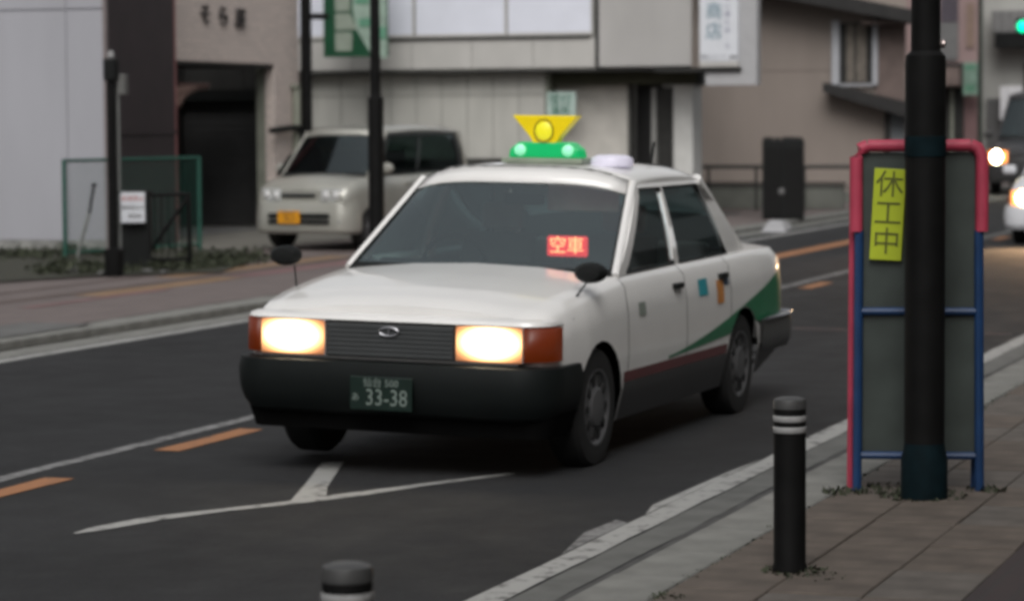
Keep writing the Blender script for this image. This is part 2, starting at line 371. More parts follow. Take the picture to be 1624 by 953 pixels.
# ================================================================== NEAR STREET FURNITURE
def bollard(loc, label):
    t = thing('bollard', label, 'bollard', loc, 0, 'black bollards along the near kerb')
    MB().lathe([(.064, 0), (.064, .015), (.0585, .03), (.0585, .592)]).build('post', black_metal, t, smooth=True)
    MB().lathe([(.0585, .590), (.0600, .592), (.0600, .612), (.056, .625), (.040, .631), (0.001, .633)]).build('cap', mat('bollard_cap', (.05, .05, .05), .5), t, smooth=True)
    for z in (.545, .505): MB().lathe([(.0592, z), (.0605, z+.002), (.0605, z+.020), (.0592, z+.022)]).build('reflective_band', grey_refl, t, smooth=True)
    return t
bollard((9.86, 2.36, .12), 'black bollard with two grey reflective bands, standing whole left of the sign board')
bollard((5.86, 2.435, .12), 'black bollard cut off by the bottom edge, only its top showing before the taxi')

def lamp_post(loc, label, rlow, rtop, ztr, height, bands):
    t = thing('lamp_post', label, 'lamp post', loc, 0, 'dark tapered street lamp posts')
    MB().lathe([(rlow*1.16, 0), (rlow*1.16, .17), (rlow*1.04, .21), (rlow, .24)]).build('base_sleeve', teal_m if bands else black_metal, t, smooth=True)
    MB().lathe([(rlow, .235), (rlow, ztr-.03), (rlow*.97, ztr), (rtop*1.02, ztr+.02)]).build('lower_shaft', black_metal, t, smooth=True)
    MB().lathe([(rtop, ztr), (rtop*.62, height)]).build('upper_shaft', black_metal, t, smooth=True)
    if bands:
        MB().lathe([(rlow+.001, 1.47), (rlow+.003, 1.472), (rlow+.003, 1.555), (rlow+.001, 1.557)]).build('band', teal_m, t, smooth=True)
        MB().lathe([(.001, 0), (.018, .004), (.02, .02), (.014, .032), (.001, .036)], (0.03, -rlow*.95, ztr+.05), 'Y', 12).build('bolt', mat('bright_bolt', (.6, .5, .48), .25, metal=.8), t, smooth=True)
    return t
lamp_post((11.93, 2.262, .12), 'thick near black post in front of the red and blue sign board', .0865, .0635, 1.90, 5.5, True)
lamp_post((27.8, 11.17, .075), 'slimmer dark post rising between the parked van and the taxi', .085, .058, 1.93, 5.5, False)

# A-frame sign board, seen from behind the post
def aboard():
    t = thing('sign_board', 'folding sign board with red foam top, blue steel legs and a yellow placard', 'sign board', (12.17, 2.335, .12), R(-90+13))
    # local: x to the viewer's right, y away from the viewer (rot -77deg: x -> (.22,-.97)), y -> (.97,.22)
    W2, HT = .272, 1.515
    lean = .0
    for s in (-1, 1):
        q = s*(W2-.0)
        MB().tube([(q*1.0, 0, 1.14), (q, 0, HT-.05), (q-s*.02, 0, HT-.012), (q-s*.05, 0, HT)], .029, 12).build('foam_tube', red_foam, t, smooth=True)
        MB().tube([(q-s*.005, -.004, 0), (q-s*.012, 0, 1.145)], .021, 10).build('leg', blue_m, t, smooth=True)
    MB().tube([(-W2+.05, 0, HT), (W2-.05, 0, HT)], .027, 12).build('foam_tube', red_foam, t, smooth=True)
    for z in (.155, .79): MB().tube([(-W2, 0, z), (W2, 0, z)], .017, 8).build('cross_bar', blue_m, t, smooth=True)
    box('sheet', panel_dk, -W2+.02, W2-.02, .012, .02, .16, HT-.03, t)
    # rear leaf of the A, hinged at the top and standing further back to the left
    for s in (-1, 1):
        MB().tube([(s*(W2+.0)-.022, .10, 0), (s*W2-.012, .045, HT-.06)], .017, 10).build('rear_leg', red_foam if s < 0 else blue_m, t, smooth=True)
    box('rear_sheet', panel_dk, -W2+.02, W2-.03, .052, .057, .18, HT-.1, t)
    MB().tube([(-W2, .09, .16), (W2-.02, .09, .16)], .014, 8).build('cross_bar', blue_m, t, smooth=True)
    pl = MB().box(-.069, .069, -.006, 0, -.2, .2).build('placard', yellow_pl, t, bevel=.002)
    pl.location = (-.135, -.012, 1.215); pl.rotation_euler = (0, R(3.2), 0)
    for k, ch in enumerate('休工中'):
        lettering(ch, 'lettering', mat('placard_ink', (.09, .10, .01), .6), frame((0, -.0075, .125-.125*k), (1, 0, 0), (0, 0, 1)), .125, pl, .001)
    return t
aboard()

# ================================================================== VEHICLES
glass_f = glass_mat('windshield_glass', (.74, .86, .82), .19)
glass_s = glass_mat('side_glass', (.82, .93, .88), .24)
glass_v = glass_mat('van_glass', (.16, .22, .20), .07)
lens_g = glass_mat('lamp_lens', (.85, .9, .95), .15)
tyre_m = mat('tyre_rubber', (.012, .012, .012), .8, var=.2, scale=20)
rim_m = mat('steel_wheel', (.13, .13, .135), .5, metal=.5, var=.12)
rim_dark = mat('wheel_slot', (.01, .01, .01), .7)
interior_m = mat('grey_interior', (.07, .08, .08), .8, var=.2)
seat_white = mat('white_seat_cover', (.45, .5, .5), .8, var=.08)
liner_m = mat('black_liner', (.005, .005, .005), .95, spec=.05)
chrome = mat('chrome', (.55, .56, .6), .18, metal=1, var=.05)
head_on = mat('lit_headlamp', (.9, .85, .75), .3, emit=(1, .55, .22), es=1.3)
head_core = mat('lit_headlamp_core', (.9, .85, .75), .3, emit=(1, .88, .66), es=45)
amber_on = mat('amber_marker', (.07, .010, .003), .45, emit=(1, .14, .01), es=.06)
def lit_lens(name):
    # lamp halo put into the emission: brightest mid-lens, dim orange toward the rim
    m = bpy.data.materials.new(name); m.use_nodes = True
    n, l = m.node_tree.nodes, m.node_tree.links; b = n['Principled BSDF']; b.inputs['Base Color'].default_value = (.25, .17, .09, 1); b.inputs['Roughness'].default_value = .3
    tc = n.new('ShaderNodeTexCoord'); sp = n.new('ShaderNodeSeparateXYZ'); l.new(tc.outputs['Object'], sp.inputs[0])
    def mth(op, a, c=None):
        q = n.new('ShaderNodeMath'); q.operation = op
        for k, v in enumerate((a, c)):
            if v is None: continue
            if isinstance(v, (int, float)): q.inputs[k].default_value = v
            else: l.new(v, q.inputs[k])
        return q.outputs[0]
    y = mth('DIVIDE', mth('SUBTRACT', mth('ABSOLUTE', sp.outputs['Y']), .53), .18); z = mth('DIVIDE', mth('SUBTRACT', sp.outputs['Z'], .680), .094)
    d = mth('SQRT', mth('ADD', mth('MULTIPLY', y, y), mth('MULTIPLY', z, z)))
    mr = n.new('ShaderNodeMapRange'); mr.inputs['From Min'].default_value = 1.4; mr.inputs['From Max'].default_value = .1; mr.inputs['To Min'].default_value = 0; mr.inputs['To Max'].default_value = 1; l.new(d, mr.inputs['Value'])
    cr = n.new('ShaderNodeValToRGB'); e = cr.color_ramp.elements; e[0].position = 0; e[0].color = (1, .16, .03, 1); e[1].position = .75; e[1].color = (1, .84, .58, 1); k = e.new(.35); k.color = (1, .50, .20, 1)
    l.new(mr.outputs[0], cr.inputs[0]); l.new(cr.outputs[0], b.inputs['Emission Color'])
    st = mth('ADD', mth('MULTIPLY', mth('POWER', mr.outputs[0], 2.2), 16), .22); l.new(st, b.inputs['Emission Strength'])
    return m
head_lens = lit_lens('lit_headlamp_lens')
head_off = mat('reflector_bowl', (.5, .52, .54), .2, metal=.7, var=.2, scale=20)
plate_green = mat('green_plate', (.003, .014, .010), .4)
plate_yellow = mat('yellow_plate', (.60, .26, .01), .4)

def pane(a, b, c, d, bulge=0, nrm=(0, 0, 0), nu=8, nv=6):
    """bilinear patch a(u0v0) b(u1v0) c(u1v1) d(u0v1), bulged along nrm"""
    a, b, c, d, nrm = Vector(a), Vector(b), Vector(c), Vector(d), Vector(nrm)
    def f(u, v): return (a*(1-u)+b*u)*(1-v)+(d*(1-u)+c*u)*v+nrm*bulge*(4*u*(1-u))*(.35+.65*(4*v*(1-v)) if False else 1)
    return f
def lerp_tab(tab, x):
    if x >= tab[0][0]: return tab[0][1]
    for (x0, v0), (x1, v1) in zip(tab, tab[1:]):
        if x >= x1: return v0+(v1-v0)*(x0-x)/(x0-x1)
    return tab[-1][1]

class Car:
    """local axes: +x forward from the front axle, +y to the car's left, z up"""
    def __init__(s, sp, root): s.sp = sp; s.root = root
    def t(s, x): return lerp_tab(s.sp['plan'], x)
    def zs(s, x): return lerp_tab(s.sp['shoulder'], x)
    def row(s, x, j):
        sp = s.sp; W = sp['W']; t = s.t(x); z = s.zs(x); zb = sp['sill']; k = (z-zb)
        ys = [W-.05, W-.008, W, W-.006, W-.03, W-.075, W-.17, W*.42, 0]
        zz = [zb, zb+.24*k, zb+.48*k, zb+.74*k, z-.045*k/.7, z, z+.012, z+.022+sp['crown']*.7, z+.024+sp['crown']]
        y, zz = ys[j]*t, zz[j]
        return y, zz
    def side_y(s, x, z):
        prev = s.row(x, 0)
        for j in range(1, 6):
            cur = s.row(x, j)
            if z <= cur[1]:
                f = (z-prev[1])/max(1e-6, cur[1]-prev[1]); return prev[0]+(cur[0]-prev[0])*max(0, f)
            prev = cur
        return prev[0]
    def arch(s, x, j):
        for ax in (0, -s.sp['wb']):
            d = abs(x-ax); r = s.sp['arch_r']
            if d < r: return s.sp['wheel_r']+math.sqrt(r*r-d*d)*s.sp.get('arch_k', 1)-.02
        if x < -s.sp['wb']-s.sp['arch_r']: return s.sp['sill']+(-s.sp['wb']-s.sp['arch_r']-x)*s.sp.get('depart', .12)
        if x > s.sp['arch_r']: return s.sp.get('front_clear', -1)
        return -1
    def build(s):
        sp = s.sp; root = s.root; g = .005
        xs = set([sp['nose'], sp['tail']]); x = sp['nose']
        while x > sp['tail']: xs.add(round(x, 4)); x -= .14
        for ax in (0, -sp['wb']):
            r = sp['arch_r']
            for k in range(0, 15): xs.add(round(ax+r*math.cos(math.pi*k/14), 4))
        gaps = sp['door_x']      # e.g. [-.45,-1.52,-2.42]
        for gx in gaps: xs |= {gx-g, gx+g}
        xs |= {sp['hood_end'], sp['deck_start']}
        for k, v in sp['plan']: xs.add(k)
        for k, v in sp['shoulder']: xs.add(k)
        xs = sorted([x for x in xs if sp['tail'] <= x <= sp['nose']], reverse=True)
        # merge near-duplicates except gaps
        out = []
        for x in xs:
            if out and out[-1]-x < .003: continue
            out.append(x)
        xs = out
        groups = {}
        def add(key, q): groups.setdefault(key, MB()).quad(*q)
        for a, b in zip(xs, xs[1:]):
            mid = (a+b)/2
            for j in range(8):
                if j >= 6 and sp['deck_start'] < mid < sp['hood_end']: continue
                for sd in (1, -1):
                    P = []
                    for x, jj in ((a, j), (b, j), (b, j+1), (a, j+1)):
                        y, z = s.row(x, jj); az = s.arch(x, jj)
                        if z < az and jj <= 4: z = az; y = s.side_y(x, az)
                        P.append((x, y*sd, z))
                    if abs(P[0][2]-P[3][2]) < 1e-4 and abs(P[1][2]-P[2][2]) < 1e-4: continue
                    if j <= 4 and any(abs(mid-gx) < g for gx in gaps): continue
                    key = 'body'
                    if j <= 4:
                        for n, (d0, d1) in enumerate(zip(gaps, gaps[1:])):
                            if d1 < mid < d0 and j >= 1: key = ('door', n, sd)
                    if j >= 6 and mid > sp['hood_end']: key = 'hood'
                    if j >= 6 and mid < sp['deck_start']: key = 'boot'
                    if sd < 0: P = P[::-1]
                    add(key, P)
        bm_ = groups['body']
        # nose and tail closing faces
        for x, key in ((sp['nose'], 'body'), (sp['tail'], 'body')):
            for j in range(8):
                y0, z0 = s.row(x, j); y1, z1 = s.row(x, j+1); az = s.arch(x, 0); z0, z1 = max(z0, az), max(z1, az)
                if z1-z0 < 1e-4 and j < 5: continue
                if j < 5: bm_.quad((x, -y0, z0), (x, y0, z0), (x, y1, z1), (x, -y1, z1))
                else: groups['hood' if x > 0 and 'hood' in groups else ('boot' if 'boot' in groups else 'body')].quad((x, -y0, z0), (x, y0, z0), (x, y1, z1), (x, -y1, z1))
        s.body = bm_.build('body', sp['paint'], root, smooth=40)
        if 'hood' in groups: groups['hood'].build('hood', sp['paint'], root, smooth=40)
        if 'boot' in groups: groups['boot'].build('boot_lid', sp['paint'], root, smooth=40)
        s.doors = {}
        for k, m in groups.items():
            if isinstance(k, tuple):
                d = m.build('door', sp['paint'], root, smooth=40); s.doors[k[1:]] = d
                gx = gaps[k[1]+1]; hx = gx+.16; hz = s.zs(hx)-.10; y = s.side_y(hx, hz)
                o = MB().box(hx-.075, hx+.075, k[2]*(y-.004), k[2]*(y+.026), hz-.016, hz+.016)
                o.build('handle', sp.get('handle', blackm2), d, bevel=.007)
        # liner (dark inner shell, closes gaps and wheel wells) and floor
        li = MB(); x0, x1 = sp['nose']-.06, sp['tail']+.06; r = sp['arch_r']+.02; ff = sp['wheel_r']+.42
        for sd in (1, -1):
            li.quad((sp['hood_end'], sd*(sp['W']-.10), .2), (sp['deck_start'], sd*(sp['W']-.10), .2), (sp['deck_start'], sd*(sp['W']-.09), s.zs(-1)-.06), (sp['hood_end'], sd*(sp['W']-.09), s.zs(-1)-.06))
            for ax in (0, -sp['wb']):
                li.quad((ax+r, sd*(sp['W']-.28), .22), (ax-r, sd*(sp['W']-.28), .22), (ax-r, sd*(sp['W']-.28), s.zs(ax)-.08), (ax+r, sd*(sp['W']-.28), s.zs(ax)-.08))
        for sd in (1, -1):
            for ax in (0, -sp['wb']):
                for xx in (ax+r-.012, ax-r+.012):
                    li.quad((xx, sd*(sp['W']-.30), .2), (xx, sd*(sp['W']-.056), .2), (xx, sd*(sp['W']-.03), s.zs(ax)-.12), (xx, sd*(sp['W']-.30), s.zs(ax)-.08))
                # arch lip, following the opening just inside the panel edge
                for k in range(14):
                    t0, t1 = math.pi*k/14, math.pi*(k+1)/14; q = []
                    for t in (t0, t1):
                        xa, za = ax+(sp['arch_r']-.001)*math.cos(t), sp['wheel_r']-.018+sp['arch_r']*math.sin(t)
                        if k in (0, 13) and abs(math.sin(t)) < .01: za = .2
                        q.append((xa, za))
                    li.quad((q[0][0], sd*(sp['W']-.055), q[0][1]), (q[1][0], sd*(sp['W']-.055), q[1][1]), (q[1][0], sd*(sp['W']-.28), q[1][1]), (q[0][0], sd*(sp['W']-.28), q[0][1]))
        li.quad((x0, -sp['W']+.15, .24), (x0, sp['W']-.15, .24), (x1, sp['W']-.15, .24), (x1, -sp['W']+.15, .24))
        li.build('underbody', liner_m, root)
        s.greenhouse(); s.wheels()
    def greenhouse(s):
        sp = s.sp; root = s.root; G = sp['gh']
        # corner points, left side (+y): windshield base/top, rear glass top/base
        A0, A1, C1, C0 = [Vector(p) for p in (G['A0'], G['A1'], G['C1'], G['C0'])]
        m = lambda p: Vector((p.x, -p.y, p.z))
        paint = sp['paint']
        # roof
        nx, ny = 12, 12; rf = MB(); dz = G['roof_crown']
        def roof(u, v):
            x = A1.x+(C1.x-A1.x)*u; w = A1.y+(C1.y-A1.y)*u
            q = (v*2-1); y = w*q
            z = A1.z+(C1.z-A1.z)*u+dz*(1-abs(q)**4.2)+G.get('bow', .02)*4*u*(1-u)
            x += (1-q*q)*(G['wbulge'] if u == 0 else 0)*.9
            x -= (1-q*q)*(G.get('rbulge', .05) if u == 1 else 0)*.9
            return (x, y, z)
        rf.grid(roof, nx, ny); s.roof = rf.build('roof', paint, root, smooth=50, solid=.03); s.rooffn = roof
        box('headliner', interior_m, C1.x+.05, A1.x-.08, -A1.y+.06, A1.y-.06, A1.z-.045, A1.z-.03, root)
        # side surface and pillars
        for sd in (1, -1):
            fl = (lambda p: p) if sd > 0 else m
            def side(u, v, off=0):
                b = A0+(C0-A0)*u; t = A1+(C1-A1)*u; p = b+(t-b)*v
                p.y += .018*4*v*(1-v)+off; return fl(p)
            wins = G['wins']   # list of (u bottom0,u top0,u bottom1,u top1)
            vb, vt = G.get('vb', .03), G.get('vt', .93)
            fr = MB()
            def strip_(ub0, ut0, ub1, ut1, v0, v1):
                for k in range(6):
                    va, vc = v0+(v1-v0)*k/6, v0+(v1-v0)*(k+1)/6
                    U = lambda e0, e1, v: e0+(e1-e0)*v
                    q = [side(U(ub0, ut0, va), va), side(U(ub1, ut1, va), va), side(U(ub1, ut1, vc), vc), side(U(ub0, ut0, vc), vc)]
                    qi = [Vector((p.x, p.y-sd*.035, p.z)) for p in q]
                    fr.hexa([qi[0], qi[1], qi[2], qi[3], q[0], q[1], q[2], q[3]])
            edges = [(0, 0)]+[e for w in wins for e in ((w[0], w[1]), (w[2], w[3]))]+[(1, 1)]
            for k in range(0, len(edges), 2):
                (b0, t0), (b1, t1) = edges[k], edges[k+1]; strip_(b0, t0, b1, t1, 0, 1)
            strip_(0, 0, 1, 1, vt, 1); strip_(0, 0, 1, 1, 0, vb)
            fr.build('side_frame', G.get('frame_mat', paint), root, smooth=30)
            for w in wins:
                mb = MB()
                def wf_(u, v):
                    vv = vb+(vt-vb)*v; e0 = w[0]+(w[1]-w[0])*vv; e1 = w[2]+(w[3]-w[2])*vv
                    return side(e0+(e1-e0)*u, vv, -.012)
                mb.grid(wf_, 6, 6).build('window', sp['side_glass'], root, smooth=True)
                # black weather strip
                ed = MB(); P = [wf_(u, v) for u, v in [(0, 0), (1, 0), (1, 1), (0, 1), (0, 0)]]
                ed.tube([Vector(p)+Vector((0, sd*.008, 0)) for p in P], .008, 6).build('window_seal', blackm2, root)
        # windshield / rear glass, with pillars' frame strips
        def wsf(P0, P1, bulge, sgn, inset=.035):
            a, b, c, d = Vector(P0), m(Vector(P0)), m(Vector(P1)), Vector(P1)
            a.y -= inset; b.y += inset; c.y += inset; d.y -= inset
            def f(u, v):
                p = (a*(1-u)+b*u)*(1-v)+(d*(1-u)+c*u)*v; p.x += sgn*bulge*4*u*(1-u); p.z += (G['roof_crown']-.004)*(1-abs(2*u-1)**4.2)*v*v
                # rounded upper corners
                return p
            return f
        f1 = wsf(A0+Vector((.02, 0, 0)), A1+Vector((.01, 0, .004)), G['wbulge'], 1)
        hd = lambda u, v: f1(u, .86+.15*v)+Vector((.006, 0, .006))
        MB().grid(hd, 14, 2).build('windshield_header', paint, root, smooth=True, solid=.004)
        lb_ = lambda u, v: f1(u, .075*v-.01)+Vector((.007, 0, .004))
        MB().grid(lb_, 14, 1).build('windshield_lower_band', blackm2, root, smooth=True)
        MB().grid(f1, 14, 8).build('windshield', sp['front_glass'], root, smooth=True)
        f2 = wsf(C0-Vector((.02, 0, 0)), C1-Vector((.01, 0, -.004)), G.get('rbulge', .05), -1, .06)
        MB().grid(f2, 12, 6).build('rear_window', sp['rear_glass'], root, smooth=True)
        for f, nm in ((f1, 'windshield_seal'), (f2, 'rear_window_seal')):
            pts = [f(u/12, 0) for u in range(13)]+[f(1, v/4) for v in range(1, 5)]+[f(1-u/12, 1) for u in range(1, 13)]+[f(0, 1-v/4) for v in range(1, 5)]
            MB().tube(pts, .011, 6, cap=False).build(nm, blackm2, root, smooth=True)
        for sd in (1, -1):   # A and rear pillars as rounded bars closing the corner
            fl = (lambda p: p) if sd > 0 else m
            for P0, P1, f, r0 in ((A0, A1, 1, .024), (C0, C1, -1, G.get('crad', .045))):
                q = [fl(P0+(P1-P0)*k/6+Vector((.004*f, -.016, .0))) for k in range(7)]
                MB().tube(q, r0, 10).build('pillar', paint, root, smooth=True)
    def wheels(s):
        sp = s.sp; rr = sp['wheel_r']
        for ax in (0, -sp['wb']):
            for sd in (1, -1):
                y = sd*(sp['W']-.02); yi = sd*(sp['W']-.20); o = (ax, 0, rr)
                q = sorted([y, yi]); 
                w = MB().lathe([(rr*.60, yi), (rr*.93, yi), (rr, yi+sd*.025), (rr, y-sd*.03), (rr*.95, y-sd*.006), (rr*.80, y), (rr*.66, y-sd*.004), (rr*.645, y-sd*.02)], o, 'Y', 36).build('wheel', tyre_m, s.root, smooth=30)
                MB().lathe([(rr*.648, y-sd*.03), (rr*.65, y-sd*.002), (rr*.61, y-sd*.004), (rr*.56, y-sd*.02), (rr*.36, y-sd*.012), (rr*.30, y+sd*.002), (rr*.17, y+sd*.006), (.001, y+sd*.008)], o, 'Y', 32).build('rim', rim_m, w, smooth=30)
                for k in range(10):
                    t = 2*math.pi*k/10; c = Vector((ax+rr*.46*math.cos(t), y-sd*.011, rr+rr*.46*math.sin(t))); u = Vector((math.cos(t), 0, math.sin(t))); v = Vector((-math.sin(t), 0, math.cos(t)))
                    sl = MB(); sl.hexa([c-u*.026-v*.014+Vector((0, -.004, 0)), c+u*.026-v*.02+Vector((0, -.004, 0)), c+u*.026+v*.02+Vector((0, -.004, 0)), c-u*.026+v*.014+Vector((0, -.004, 0)),
                             c-u*.026-v*.014+Vector((0, .004, 0)), c+u*.026-v*.02+Vector((0, .004, 0)), c+u*.026+v*.02+Vector((0, .004, 0)), c-u*.026+v*.014+Vector((0, .004, 0))])
                    sl.build('rim_slot', rim_dark, w)
    def decal(s, name, m, top, bot, x0, x1, sd=1, off=.004, nz=5, parent=None, skip=()):
        """sheet lying on the flank between bot(x) and top(x)"""
        b = MB(); n = max(2, int(abs(x1-x0)/.08))
        for k in range(n):
            a, c = x0+(x1-x0)*k/n, x0+(x1-x0)*(k+1)/n
            if any(e0 < (a+c)/2 < e1 for e0, e1 in skip): continue
            for j in range(nz):
                def P(x, f):
                    z = bot(x)+(top(x)-bot(x))*f; az = s.arch(x, 0)+.006; z = max(z, min(az, top(x))); return (x, sd*(s.side_y(x, z)+off), z)
                q = [P(a, j/nz), P(c, j/nz), P(c, (j+1)/nz), P(a, (j+1)/nz)]
                if abs(q[0][2]-q[3][2]) < 1e-4 and abs(q[1][2]-q[2][2]) < 1e-4: continue
                b.quad(*q)
        return b.build(name, m, parent or s.root, smooth=True)

def wrap_bumper(prof_front, W, xf, x_end, corner, name, m, root, sign=1):
    """bumper: profile list (outset, z) swept round the front from flank to flank"""
    path = []
    n = 8
    for k in range(n+1):
        t = math.pi/2*k/n; path.append((xf-corner+corner*math.sin(t), W-corner+corner*math.cos(t), math.sin(t), math.cos(t)))
    left = [(x_end, W, 0, 1)]+path
    full = left+[(a, -b, c, -d) for a, b, c, d in left[::-1]]
    mb = MB(); base = 0
    nP = len(prof_front)
    for (x, y, nx, ny) in full:
        bow = .035*(1-(y/W)**2) if nx > .2 else 0
        for o, z in prof_front: mb.v.append((sign*(x+nx*o+bow) if sign > 0 else x, y+ny*o, z))
    for i in range(len(full)-1):
        for j in range(nP-1):
            a = i*nP+j; mb.f.append((a, a+nP, a+nP+1, a+1))
    return mb.build(name, m, root, smooth=22)

# ---------------------------------------------------------------- taxi
white_paint = mat('white_taxi_paint', (.74, .73, .715), .35, var=.04, scale=2.5, coat=.8)
taxi = thing('taxi', 'white taxi sedan with lit headlights, green swoosh and yellow roof sign on the road', 'taxi', (13.577, 5.075, .008), R(180-1.2)); taxi.rotation_euler.x = R(-1.1)   # leans a little toward the kerb
TS = dict(depart=.26, front_clear=.36, W=.845, wb=2.68, nose=.70, tail=-3.72, sill=.20, crown=.03, wheel_r=.305, arch_r=.36, hood_end=-.40, deck_start=-3.14,
    plan=[(.70, .915), (.66, .945), (.56, .975), (.2, 1), (-3.1, 1), (-3.5, .985), (-3.72, .94)],
    shoulder=[(.70, .785), (.6, .822), (.4, .86), (0, .905), (-.4, .94), (-1.5, .95), (-3.1, .965), (-3.6, .96), (-3.72, .93)],
    door_x=[-.44, -1.50, -2.40], paint=white_paint, front_glass=glass_f, side_glass=glass_s, rear_glass=glass_f,
    gh=dict(A0=(-.45, .775, .945), A1=(-1.17, .632, 1.412), C1=(-2.40, .625, 1.412), C0=(-2.98, .74, .96), roof_crown=.078, bow=.02, wbulge=.10, rbulge=.07,
            wins=[(.055, .055, .415, .34), (.455, .375, .86, .90)], vt=.93, vb=.02, crad=.032))
tc_ = Car(TS, taxi); tc_.build()
# cowl, dashboard, seats
box('cowl', blackm2, -.58, -.395, -.70, .70, .92, .962, taxi, bevel=.01)
MB().prism([(-.50, -.70, .80), (-.95, -.70, .80), (-.95, -.70, .95), (-.78, -.70, .985), (-.50, -.70, .93)], (0, 1.4, 0)).build('dashboard', liner_m, taxi)
for y in (-.37, .37):
    st = box('seat', interior_m, -1.55, -1.05, y-.25, y+.25, .35, .58, taxi, bevel=.05)
    MB().hexa([(-1.62, y-.25, .5), (-1.47, y-.25, .5), (-1.47, y+.25, .5), (-1.62, y+.25, .5), (-1.80, y-.22, 1.10), (-1.70, y-.22, 1.10), (-1.70, y+.22, 1.10), (-1.80, y+.22, 1.10)]).build('backrest', interior_m, st, bevel=.04)
    box('headrest', seat_white, -1.83, -1.75, y-.13, y+.13, 1.11, 1.27, st, bevel=.03)
box('rear_seat', interior_m, -2.6, -2.1, -.62, .62, .35, .60, taxi, bevel=.05)
MB().hexa([(-2.62, -.62, .5), (-2.5, -.62, .5), (-2.5, .62, .5), (-2.62, .62, .5), (-2.82, -.6, 1.02), (-2.7, -.6, 1.02), (-2.7, .6, 1.02), (-2.82, .6, 1.02)]).build('rear_seat_back', seat_white, taxi, bevel=.04)
box('parcel_shelf', interior_m, -3.1, -2.8, -.66, .66, .90, .925, taxi)
sw = MB().tube([(-1.03+.03*math.sin(t), -.37+.19*math.cos(t), .93+.18*math.sin(t)) for t in [2*math.pi*k/20 for k in range(21)]], .014, 8); sw.build('steering_wheel', liner_m, taxi, smooth=True)
box('interior_mirror', liner_m, -1.14, -1.12, -.12, .12, 1.28, 1.345, taxi, bevel=.01)
box('sun_visor', mat('pale_visor', (.62, .72, .66), .8), -1.24, -1.225, .10, .52, 1.25, 1.40, taxi, bevel=.01)
# grille, lamps
grille_dark = mat('grille_dark', (.035, .037, .038), .45, var=.1); grille_bar = mat('grille_bar', (.052, .056, .058), .4)
gr = box('grille', grille_dark, .69, .782, -.34, .34, .585, .752, taxi, bevel=.006)
for k in range(7): box('grille_bar', grille_bar, .781, .786, -.332, .332, .594+k*.0225, .608+k*.0225, gr)
MB().lathe([(.001, .803), (.018, .803), (.022, .798), (.022, .79)], (0, 0, 0), 'X', 20)
em = MB().tube([(.792, .05*math.cos(t), .715+.021*math.sin(t)) for t in [2*math.pi*k/20 for k in range(21)]], .006, 6); em.tube([(.792, 0, .696), (.792, 0, .734)], .005, 6); em.build('emblem', mat('dull_chrome', (.3, .3, .32), .35, metal=.8), gr, smooth=True)
box('grille_trim', mat('grey_trim', (.10, .10, .10), .3, metal=.5), .69, .80, -.68, .68, .572, .584, taxi)
for sd in (1, -1):
    y0, y1 = sorted((sd*.345, sd*.70))
    hl = box('headlight', head_off, .69, .778, y0, y1, .582, .762, taxi, bevel=.008)
    o = MB().box(.778, .784, y0+.006, y1-.006, .588, .757).build('lamp_lens', head_lens, hl, bevel=.004)
    for yy, rr_ in ((.475, .85), (.585, .65)):
        MB().lathe([(.001, .792), (.035*rr_, .790), (.058*rr_, .785)], (0, sd*yy, .674), 'X', 20).build('bulb_glare', head_core, hl, smooth=True)
    # amber marker wraps the corner
    mk_ = MB(); pr = [(.780, .702), (.765, .745), (.735, .785), (.675, .818), (.59, .836)]
    for (xa, ya), (xb, yb) in zip(pr, pr[1:]):
        mk_.quad((xa, sd*ya, .592), (xb, sd*yb, .592), (xb, sd*yb, .756), (xa, sd*ya, .756))
    mk_.build('marker_lamp', amber_on, taxi, smooth=True, solid=.02)
bump_m = mat('dark_bumper', (.006, .008, .008), .55, var=.12, spec=.2)
wrap_bumper([(-.09, .795), (-.04, .792), (-.012, .783), (-.002, .765), (-.06, .757)], .812, .782, .50, .13, 'front_panel', white_paint, taxi)
wrap_bumper([(-.22, .20), (-.07, .21), (-.03, .33)], .86, .78, .345, .16, 'valance', liner_m, taxi)
prof = [(-.11, .295), (-.05, .297), (-.012, .312), (.016, .35), (.035, .40), (.042, .45), (.045, .51), (.032, .562), (-.05, .568)]
wrap_bumper(prof, .824, .80, .36, .17, 'front_bumper', bump_m, taxi)
# rear bumper: mirrored sweep
mb = MB(); path = [(.0, .84)]+[(-.0, .84)]
ring = [(-3.02, .84, 0, 1)]+[(-3.80+.12-.12*math.sin(t), .84-.12+.12*math.cos(t), -math.sin(t), math.cos(t)) for t in [math.pi/2*k/6 for k in range(7)]]
full = ring+[(a, -b, c, -d) for a, b, c, d in ring[::-1]]
prof = [(-.08, .33), (0, .34), (.022, .38), (.028, .50), (.018, .545), (-.05, .555)]
for (x, y, nx, ny) in full:
    for o, z in prof: mb.v.append((x+nx*o, y+ny*o, z))
nP = len(prof)
for i in range(len(full)-1):
    for j in range(nP-1):
        a = i*nP+j; mb.f.append((a, a+nP, a+nP+1, a+1))
mb.build('rear_bumper', mat('grey_bumper', (.05, .052, .052), .4), taxi, smooth=40)
MB().tube([(-3.05, .872, .55), (-3.66, .872, .55), (-3.75, .85, .55), (-3.82, .76, .55), (-3.83, 0, .55)], .012, 6).build('bumper_trim', chrome, taxi, smooth=True)
for sd in (1, -1): box('tail_lamp', mat('red_lens', (.25, .01, .01), .3), -3.75, -3.70, *sorted((sd*.45, sd*.76)), .64, .82, taxi, bevel=.01)
pl = box('number_plate', plate_green, .880, .888, -.165, .165, .335, .50, taxi, bevel=.004)
pm = mat('plate_digits', (.17, .21, .19), .5)
FP = lambda y, z: frame((.8885, y, z), (0, 1, 0), (0, 0, 1))
lettering('仙台 500', 'plate_lettering', pm, FP(0, .468), .050, pl, .001)
